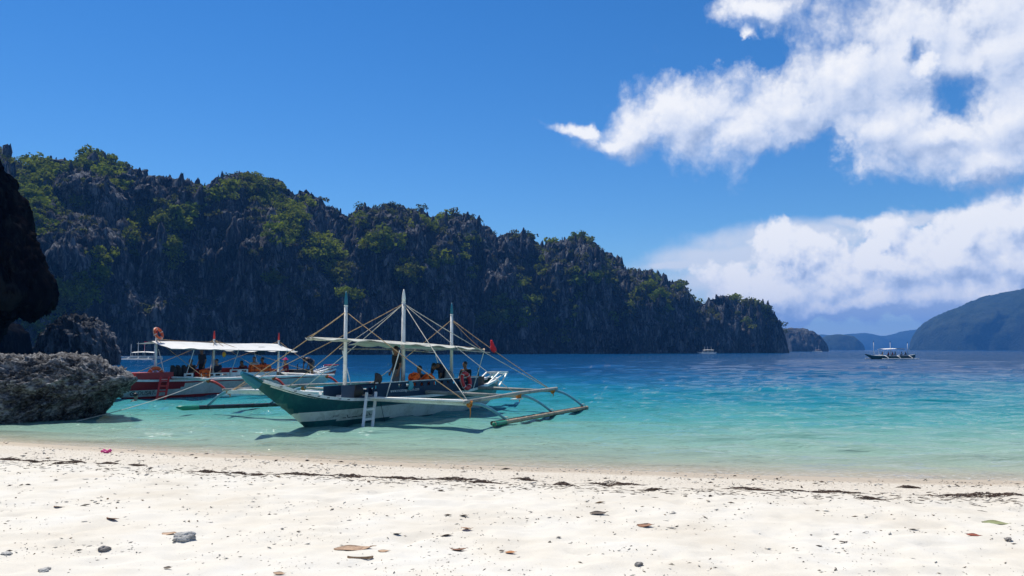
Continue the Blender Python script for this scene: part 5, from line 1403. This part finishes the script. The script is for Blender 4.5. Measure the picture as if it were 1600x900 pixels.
for k, (pxx, lab) in enumerate(((268, 'dark backpack leftmost in the row on the red boat'), (276, 'dark backpack in the middle of the row on the red boat'), (285, 'dark backpack rightmost in the row on the red boat'))):
    q = FR2.plane(pxx, 583, 0.3); hung_cloth(FR2.W(q.x, 0.35, 1.42), A2, 0.34, 0.56, 'black_rubber', lab, 'backpack', 'bag', 0.15)['group'] = 'backpacks on the red boat'
# red rag tied on the aft stay
pt = T3TOP.lerp(B3END, 0.42); w3 = FR1.W(pt.x, -pt.y, pt.z)
MB().ball((0, 0, 0), (0.20, 0.09, 0.12), 12, 8).tube([(-.30, 0, .18), (-.15, 0, .08), (0, 0, 0)], [.03, .07, .09], 8).build('red_rag', 'red_cloth', None, smooth=True)
o = bpy.data.objects['red_rag']; o.location = w3; o.rotation_euler = (0, R(32), A1); tag(o, 'red cloth tied on the rear stay of the teal boat', 'cloth')
# yellow buoy hanging under the awning of the red boat
q = FR2.plane(350, 554, 0.9); o = MB().ball((0, 0, 0), (.09, .09, .13), 12, 8).tube([(0, 0, .1), (0, 0, .3)], .01, 5).build('hanging_buoy', paint('buoy_yellow', (.7, .38, .03), .5), None, smooth=True); o.location = FR2.W(q.x, 0.9, q.z); tag(o, 'small yellow buoy hanging under the red boat awning', 'buoy')
q = FR2.plane(406, 549, 0.4); o = MB().box((0, 0, 0), (.42, .3, .34)).box((0, 0, .19), (.44, .32, .04)).build('hanging_box', 'navy_paint', None); o.location = FR2.W(q.x, 0.4, 2.12); o.rotation_euler = (0, 0, A2); tag(o, 'dark box hanging under the rear of the white awning', 'box')
# flag on the far white boat
fl = MB().sheet([[(0.05 + .16 * i, .05 * math.sin(1.1 * i), -.02 * i), (0.05 + .16 * i, .05 * math.sin(1.1 * i + .3), -.42 - .02 * i)] for i in range(6)])
fl.tube([(0, 0, -2.0), (0, 0, .1)], .03, 6, 0)
f_o = fl.build('flag', 'red_cloth', None); f_o.location = FB4[0].W(0.5, 0.3, 3.9); tag(f_o, 'small red flag flying on the distant white tour boat', 'flag')
# mooring line from the shore rock to the red boat
a = on_z(120, 658, 0.05); b = FR2.W(2.1, 2.8, 0.82)
pts = [a.lerp(b, i / 14) - Vector((0, 0, 0.25 * 4 * (i / 14) * (1 - i / 14) * .5)) for i in range(15)]
o = MB().tube(pts, 0.013, 5).build('mooring_rope', 'rope_pale', None, smooth=True); tag(o, 'pale mooring rope slanting from the rock shelf to the red boat', 'rope')
a = on_z(170, 640, 0.05)

# ================================================================== BEACH DEBRIS
paint('leaf_brown', (0.30, 0.14, 0.07), 0.7, 0.25, (0.08, 0.035, 0.02), 20)
paint('leaf_tan', (0.42, 0.27, 0.16), 0.7, 0.25, (0.2, 0.11, 0.06), 20)
paint('leaf_orange', (0.42, 0.17, 0.05), 0.7, 0.2, (0.2, 0.07, 0.02), 20)
paint('leaf_red', (0.26, 0.06, 0.025), 0.7, 0.2, (0.12, 0.03, 0.02), 20)
paint('leaf_green', (0.26, 0.29, 0.12), 0.6, 0.2, (0.2, 0.16, 0.07), 20)
paint('leaf_dark', (0.13, 0.10, 0.075), 0.8, 0.2, (0.03, 0.02, 0.015), 20)
paint('coral_grey', (0.46, 0.45, 0.42), 0.9, 0.4, (0.14, 0.13, 0.12), 30, bump=0.6)
paint('pebble_grey', (0.24, 0.22, 0.20), 0.8, 0.3, (0.1, 0.09, 0.08), 30)
paint('seaweed', (0.085, 0.055, 0.038), 0.8, 0.3, (0.10, 0.05, 0.03), 12)
paint('wrapper_pink', (0.80, 0.10, 0.32), 0.5, 0.05)
def leaf(px_, py_, size_px, mat, label, curl=0.5, rz=None, slim=0.42, name='dry_leaf'):
    p = on_beach(px_, py_); L = size_px / F * p.y
    rz = random.uniform(-.5, .5) if rz is None else rz
    n, m_ = 11, 6; rows = []
    ph = random.uniform(0, 6)
    for i in range(n):
        f = i / (n - 1); x = L * (f - .5); hw = L * slim * .5 * (math.sin(math.pi * min(1, f * 1.03 + .02)) ** .75) + .001
        row = []
        for j in range(m_):
            g = -1 + 2 * j / (m_ - 1)
            z = curl * L * (.28 * (2 * f - 1) ** 2 + .30 * (g * hw / L * 2) ** 2 * 2.0) + .02 * L * math.sin(7 * f + ph) * abs(g) + .012
            row.append((x, g * hw, z))
        rows.append(row)
    mb = MB().slab(rows, L * .012 + .001); mb.tube([(L * .48, 0, curl * L * .26 + .012), (L * .60, L * .03, curl * L * .22 + .01)], [L * .015, L * .008], 5)
    o = mb.build(name, mat, None, smooth=True); o.location = (p.x, p.y, p.z - .004); o.rotation_euler = (random.uniform(-.25, .25), random.uniform(-.15, .15), rz); tag(o, label, 'leaf')
    return o
LV = [(175, 812, 20, 'leaf_brown', 'curled brown leaf on the sand left of the coral lump', .7), (92, 793, 20, 'leaf_brown', 'flat brown leaf at the far left of the beach', .3), (265, 835, 26, 'leaf_tan', 'thin folded leaf touching the grey coral lump', .4), (552, 858, 52, 'leaf_tan', 'largest dry tan leaf on the sand, ragged and flat', .25),
      (725, 807, 14, 'leaf_dark', 'small dark brown leaf above the orange shell-like leaf', .8), (729, 827, 16, 'leaf_orange', 'crumpled orange-brown leaf right of the slim brown one', .9), (697, 837, 17, 'leaf_brown', 'slim brown leaf left of the crumpled orange one', .3), (716, 861, 24, 'leaf_brown', 'curled brown leaf with upturned tip', 1.1), (798, 864, 15, 'leaf_orange', 'small orange leaf at the bottom centre of the beach', .4),
      (935, 803, 24, 'leaf_dark', 'dark leaf with twig right of centre on the sand', .6), (1008, 823, 22, 'leaf_brown', 'brown folded leaf right of the dark twig leaf', .8), (1521, 837, 18, 'leaf_red', 'reddish brown oval leaf at the right of the beach', .4), (1556, 818, 36, 'leaf_green', 'long yellow-green leaf near the right edge', .15), (1318, 848, 14, 'leaf_dark', 'small dark leaf lower right on the sand', .6),
      (436, 897, 16, 'leaf_tan', 'tan leaf cut by the bottom edge', .5), (620, 836, 12, 'leaf_dark', 'tiny ring-shaped curled leaf left of centre', 1.4), (600, 862, 18, 'leaf_tan', 'bit of tan leaf right of the largest leaf', .3), (1428, 828, 14, 'leaf_dark', 'dark speckled leaf left of the reddish oval one', .4), (784, 862, 8, 'leaf_dark', 'tiny dark leaf scrap beside the small orange leaf', .8), (263, 889, 12, 'leaf_dark', 'dark upright leaf scrap near the bottom left', 1.2)]
for x, y, s, m_, lb, c in LV: leaf(x, y, s * 1.12, m_, lb, 0.45 * c, slim=random.uniform(.42, .62))
# a curved strip of bark below the big leaf
p = on_beach(563, 872); L = 40 / F * p.y
mb = MB(); mb.sheet([[(L * .5 * math.cos(a), L * .22 * math.sin(a) - .0, z) for a in np.linspace(math.pi * 1.02, math.pi * 1.98, 14)] for z in (.0, L * .10)]); mb.sheet([[(L * .47 * math.cos(a), L * .19 * math.sin(a), z) for a in np.linspace(math.pi * 1.02, math.pi * 1.98, 14)] for z in (L * .10, .0)])
o = mb.build('bark_strip', 'leaf_tan', None); o.location = p; tag(o, 'curved strip of pale bark below the largest leaf', 'bark')
def lump(px_, py_, size_px, mat, label, name, cat, lobes=3, flat=.7):
    p = on_beach(px_, py_); s = size_px / F * p.y * .5; bm = bmesh.new()
    bmesh.ops.create_icosphere(bm, subdivisions=4, radius=1.0)
    P = np.array([v.co[:] for v in bm.verts]); sd_ = random.uniform(0, 50)
    n = .45 * fbm(P[:, 0] * 1.1 + sd_, P[:, 1] * 1.1, P[:, 2] * 1.1, 3) + .10 * ridged(P[:, 0] * 4 + sd_, P[:, 1] * 4, P[:, 2] * 4, 2)
    for v, k in zip(bm.verts, n): v.co *= s * (1 + k); v.co.z *= flat
    for v in bm.verts: v.co.x *= 1.25
    me = bpy.data.meshes.new(name); bm.to_mesh(me); bm.free(); me.materials.append(MATS[mat])
    o = link(bpy.data.objects.new(name, me)); o.location = p + Vector((0, 0, s * flat * .25)); o.rotation_euler = (0, 0, random.uniform(0, 3)); tag(o, label, cat)
lump(288, 842, 24, 'coral_grey', 'pitted grey coral lump left of centre on the beach', 'coral_lump', 'coral', flat=.6)
lump(163, 860, 14, 'pebble_grey', 'brownish shell-shaped stone at the lower left', 'beach_stone', 'stone')
lump(998, 883, 10, 'pebble_grey', 'small grey stone at the lower right of centre', 'beach_stone', 'stone')
lump(1575, 844, 9, 'pebble_grey', 'small dark stone near the right edge', 'beach_stone', 'stone')
lump(70, 891, 14, 'coral_grey', 'low pale coral lump at the lower left corner', 'coral_lump', 'coral', flat=.4)
lump(10, 866, 14, 'coral_grey', 'pale coral lump at the left edge of the beach', 'coral_lump', 'coral', flat=.4)
p = on_beach(166, 708); mb = puffy(lambda a, b: (((a - .5) * .2, (b - .5) * .1, .03 + .02 * math.sin(9 * a) + .02 * math.cos(8 * b)), (0, 0, 1)), 8, 8, .03); o = mb.build('pink_wrapper', 'wrapper_pink'); o.location = p; tag(o, 'bright pink scrap lying at the waterline on the left', 'wrapper')

# seaweed along the tide line
WR = [(12, 719, 30, 7), (55, 721, 52, 5), (95, 725, 16, 5), (118, 723, 22, 5), (170, 725, 26, 5), (214, 727, 18, 5), (325, 738, 36, 6), (372, 740, 42, 5), (404, 743, 14, 5), (470, 742, 66, 6), (548, 745, 40, 8), (625, 748, 60, 7), (706, 752, 56, 6), (756, 754, 36, 5), (822, 750, 26, 6), (880, 757, 18, 6), (957, 758, 62, 9), (1020, 766, 22, 5), (1170, 765, 48, 10), (1282, 770, 100, 8), (1360, 780, 24, 5), (1420, 762, 20, 4), (1540, 775, 118, 9)]
ORD = ['leftmost', 'second', 'third', 'fourth', 'fifth', 'sixth', 'seventh', 'eighth', 'ninth', 'tenth', 'eleventh', 'twelfth', 'thirteenth', 'fourteenth', 'fifteenth', 'sixteenth', 'seventeenth', 'eighteenth', 'nineteenth', 'twentieth', 'twenty-first', 'twenty-second', 'rightmost']
for i, (x, y, w, h) in enumerate(WR):
    p = on_beach(x, y); W_, D_ = 1.35 * w / F * p.y, h / F * p.y * 2.6; mb = MB()
    ang0 = -0.18
    for k in range(int(26 + w * 1.4)):
        t_ = max(-1.2, min(1.2, random.gauss(0, .55))); cx, cyy = t_ * W_ / 2, random.gauss(0, .22) * D_ * (1.3 - abs(t_)) + t_ * W_ / 2 * ang0
        L = random.uniform(.05, .17); a = random.gauss(0, .7); hgt = random.uniform(.002, .026) * (1.3 - abs(t_))
        pts = []
        for q_ in range(4):
            f = q_ / 3; X_, Y_ = p.x + cx + L * (f - .5) * math.cos(a), p.y + cyy + L * (f - .5) * math.sin(a) + .02 * math.sin(5 * f + k)
            pts.append((X_, Y_, hgt * (.6 + .6 * math.sin(math.pi * f))))
        zz = beach_z(np.array([q[0] for q in pts]), np.array([q[1] for q in pts]))
        mb.tube([(q[0] - p.x, q[1] - p.y, q[2] + float(z) - p.z) for q, z in zip(pts, zz)], [.002, .0045, .0045, .0015], 4, caps=False)
    o = mb.build('seaweed_clump', 'seaweed'); o.location = p
    tag(o, ('%s clump of dark seaweed on the tide line' % ORD[i]) if i in (0, len(WR) - 1) else '%s dark seaweed clump from the left on the tide line' % ORD[i], 'seaweed', 'seaweed clumps along the tide line')

# bits of shell, coral and twig scattered over the sand
def litter():
    n = 22000
    y_px = np.concatenate([RNG.uniform(700, 900, 12000), RNG.normal(733, 14, 10000)]); x_px = RNG.uniform(-20, 1620, n)
    y_px[12000:] += (x_px[12000:] - 800) * 0.030
    keep = y_px < 905; x_px, y_px = x_px[keep], y_px[keep]; n = len(x_px)
    z = np.full(n, .3); xc, yc = (x_px - 800) / F, (450 - y_px) / F
    dx, dy, dz = xc, CP - yc * SP, SP + yc * CP
    for _ in range(10):
        t = (z - CAM_H) / dz; X, Y = dx * t, dy * t; z = beach_z(X, Y)
    ok = (shore_s(X, Y) < -0.15) & ((RNG.uniform(0, 1, n) < np.clip(0.42 + 1.5 * fbm(X / 1.3, Y / 0.9, X * 0 + 3, 3), 0.06, 1))); X, Y, z, dist = X[ok], Y[ok], z[ok], Y[ok]; n = len(X)
    s = np.clip(RNG.gamma(1.5, .0032, n), .002, .024) * np.clip(dist / 10, .6, 1.5)
    ax = np.stack([np.cos(a := RNG.uniform(0, 6.28, n)), np.sin(a), RNG.normal(0, .15, n)], -1); bx = np.stack([-np.sin(a), np.cos(a), RNG.normal(0, .2, n)], -1); up = np.array([0, 0, 1.0])
    el = RNG.uniform(.8, 4.0, n)[:, None]; c = np.stack([X, Y, z + s * .25], -1); s = s[:, None]
    v = np.stack([c + ax * s * el, c + bx * s * .7, c - ax * s * el * .8, c - bx * s * .8, c + up * s * .7 + ax * s * .3, c - up * s * .4], 1).reshape(-1, 3)
    f = np.array([(0, 1, 4), (1, 2, 4), (2, 3, 4), (3, 0, 4), (1, 0, 5), (2, 1, 5), (3, 2, 5), (0, 3, 5)])
    tr = (np.arange(n) * 6)[:, None, None] + f[None]
    o = np_obj('beach_litter', v, None, tr.reshape(-1, 3))
    pal = np.array([(.62, .58, .50), (.50, .46, .40), (.30, .26, .21), (.14, .11, .085), (.07, .055, .045), (.22, .15, .09)]); pr = np.array([.38, .26, .15, .08, .06, .07])
    col = pal[RNG.choice(6, n, p=pr)] * RNG.uniform(.8, 1.2, (n, 1)); set_tint(o, np.repeat(col, 6, axis=0))
    m, t, out = new_mat('litter'); at = t.new('ShaderNodeAttribute'); at.attribute_name = 'tint'; d = t.new('ShaderNodeBsdfDiffuse'); t.link(at.outputs['Color'], d.inputs['Color']); t.link(d.outputs[0], out.inputs['Surface'])
    o.data.materials.append(m); tag(o, 'scattered bits of coral, shell and twig over the sand', 'litter', kind='stuff')
litter()
def weed_scraps():
    """loose strands between the clumps of the tide line"""
    mb = MB()
    for k in range(900):
        x = random.uniform(-10, 1610); y = 721 + (x / 1600) * 54 - 10 * math.sin(x / 1600 * math.pi) * -.5 + random.gauss(0, 5.5)
        p = on_z(x, y, .22); L = random.uniform(.03, .13); a = random.gauss(-.15, .5); pts = []
        for q_ in range(3):
            f = q_ / 2 - .5; pts.append((p.x + L * f * math.cos(a), p.y + L * f * math.sin(a) + .01 * math.sin(3 * f + k)))
        zz = beach_z(np.array([q[0] for q in pts]), np.array([q[1] for q in pts]))
        mb.tube([(q[0], q[1], float(z) + .004) for q, z in zip(pts, zz)], [.002, .0045, .0015], 3, caps=False)
    o = mb.build('seaweed_scraps', 'seaweed'); tag(o, 'thin scattered strands of dried weed along the tide line', 'seaweed', kind='stuff')
weed_scraps()
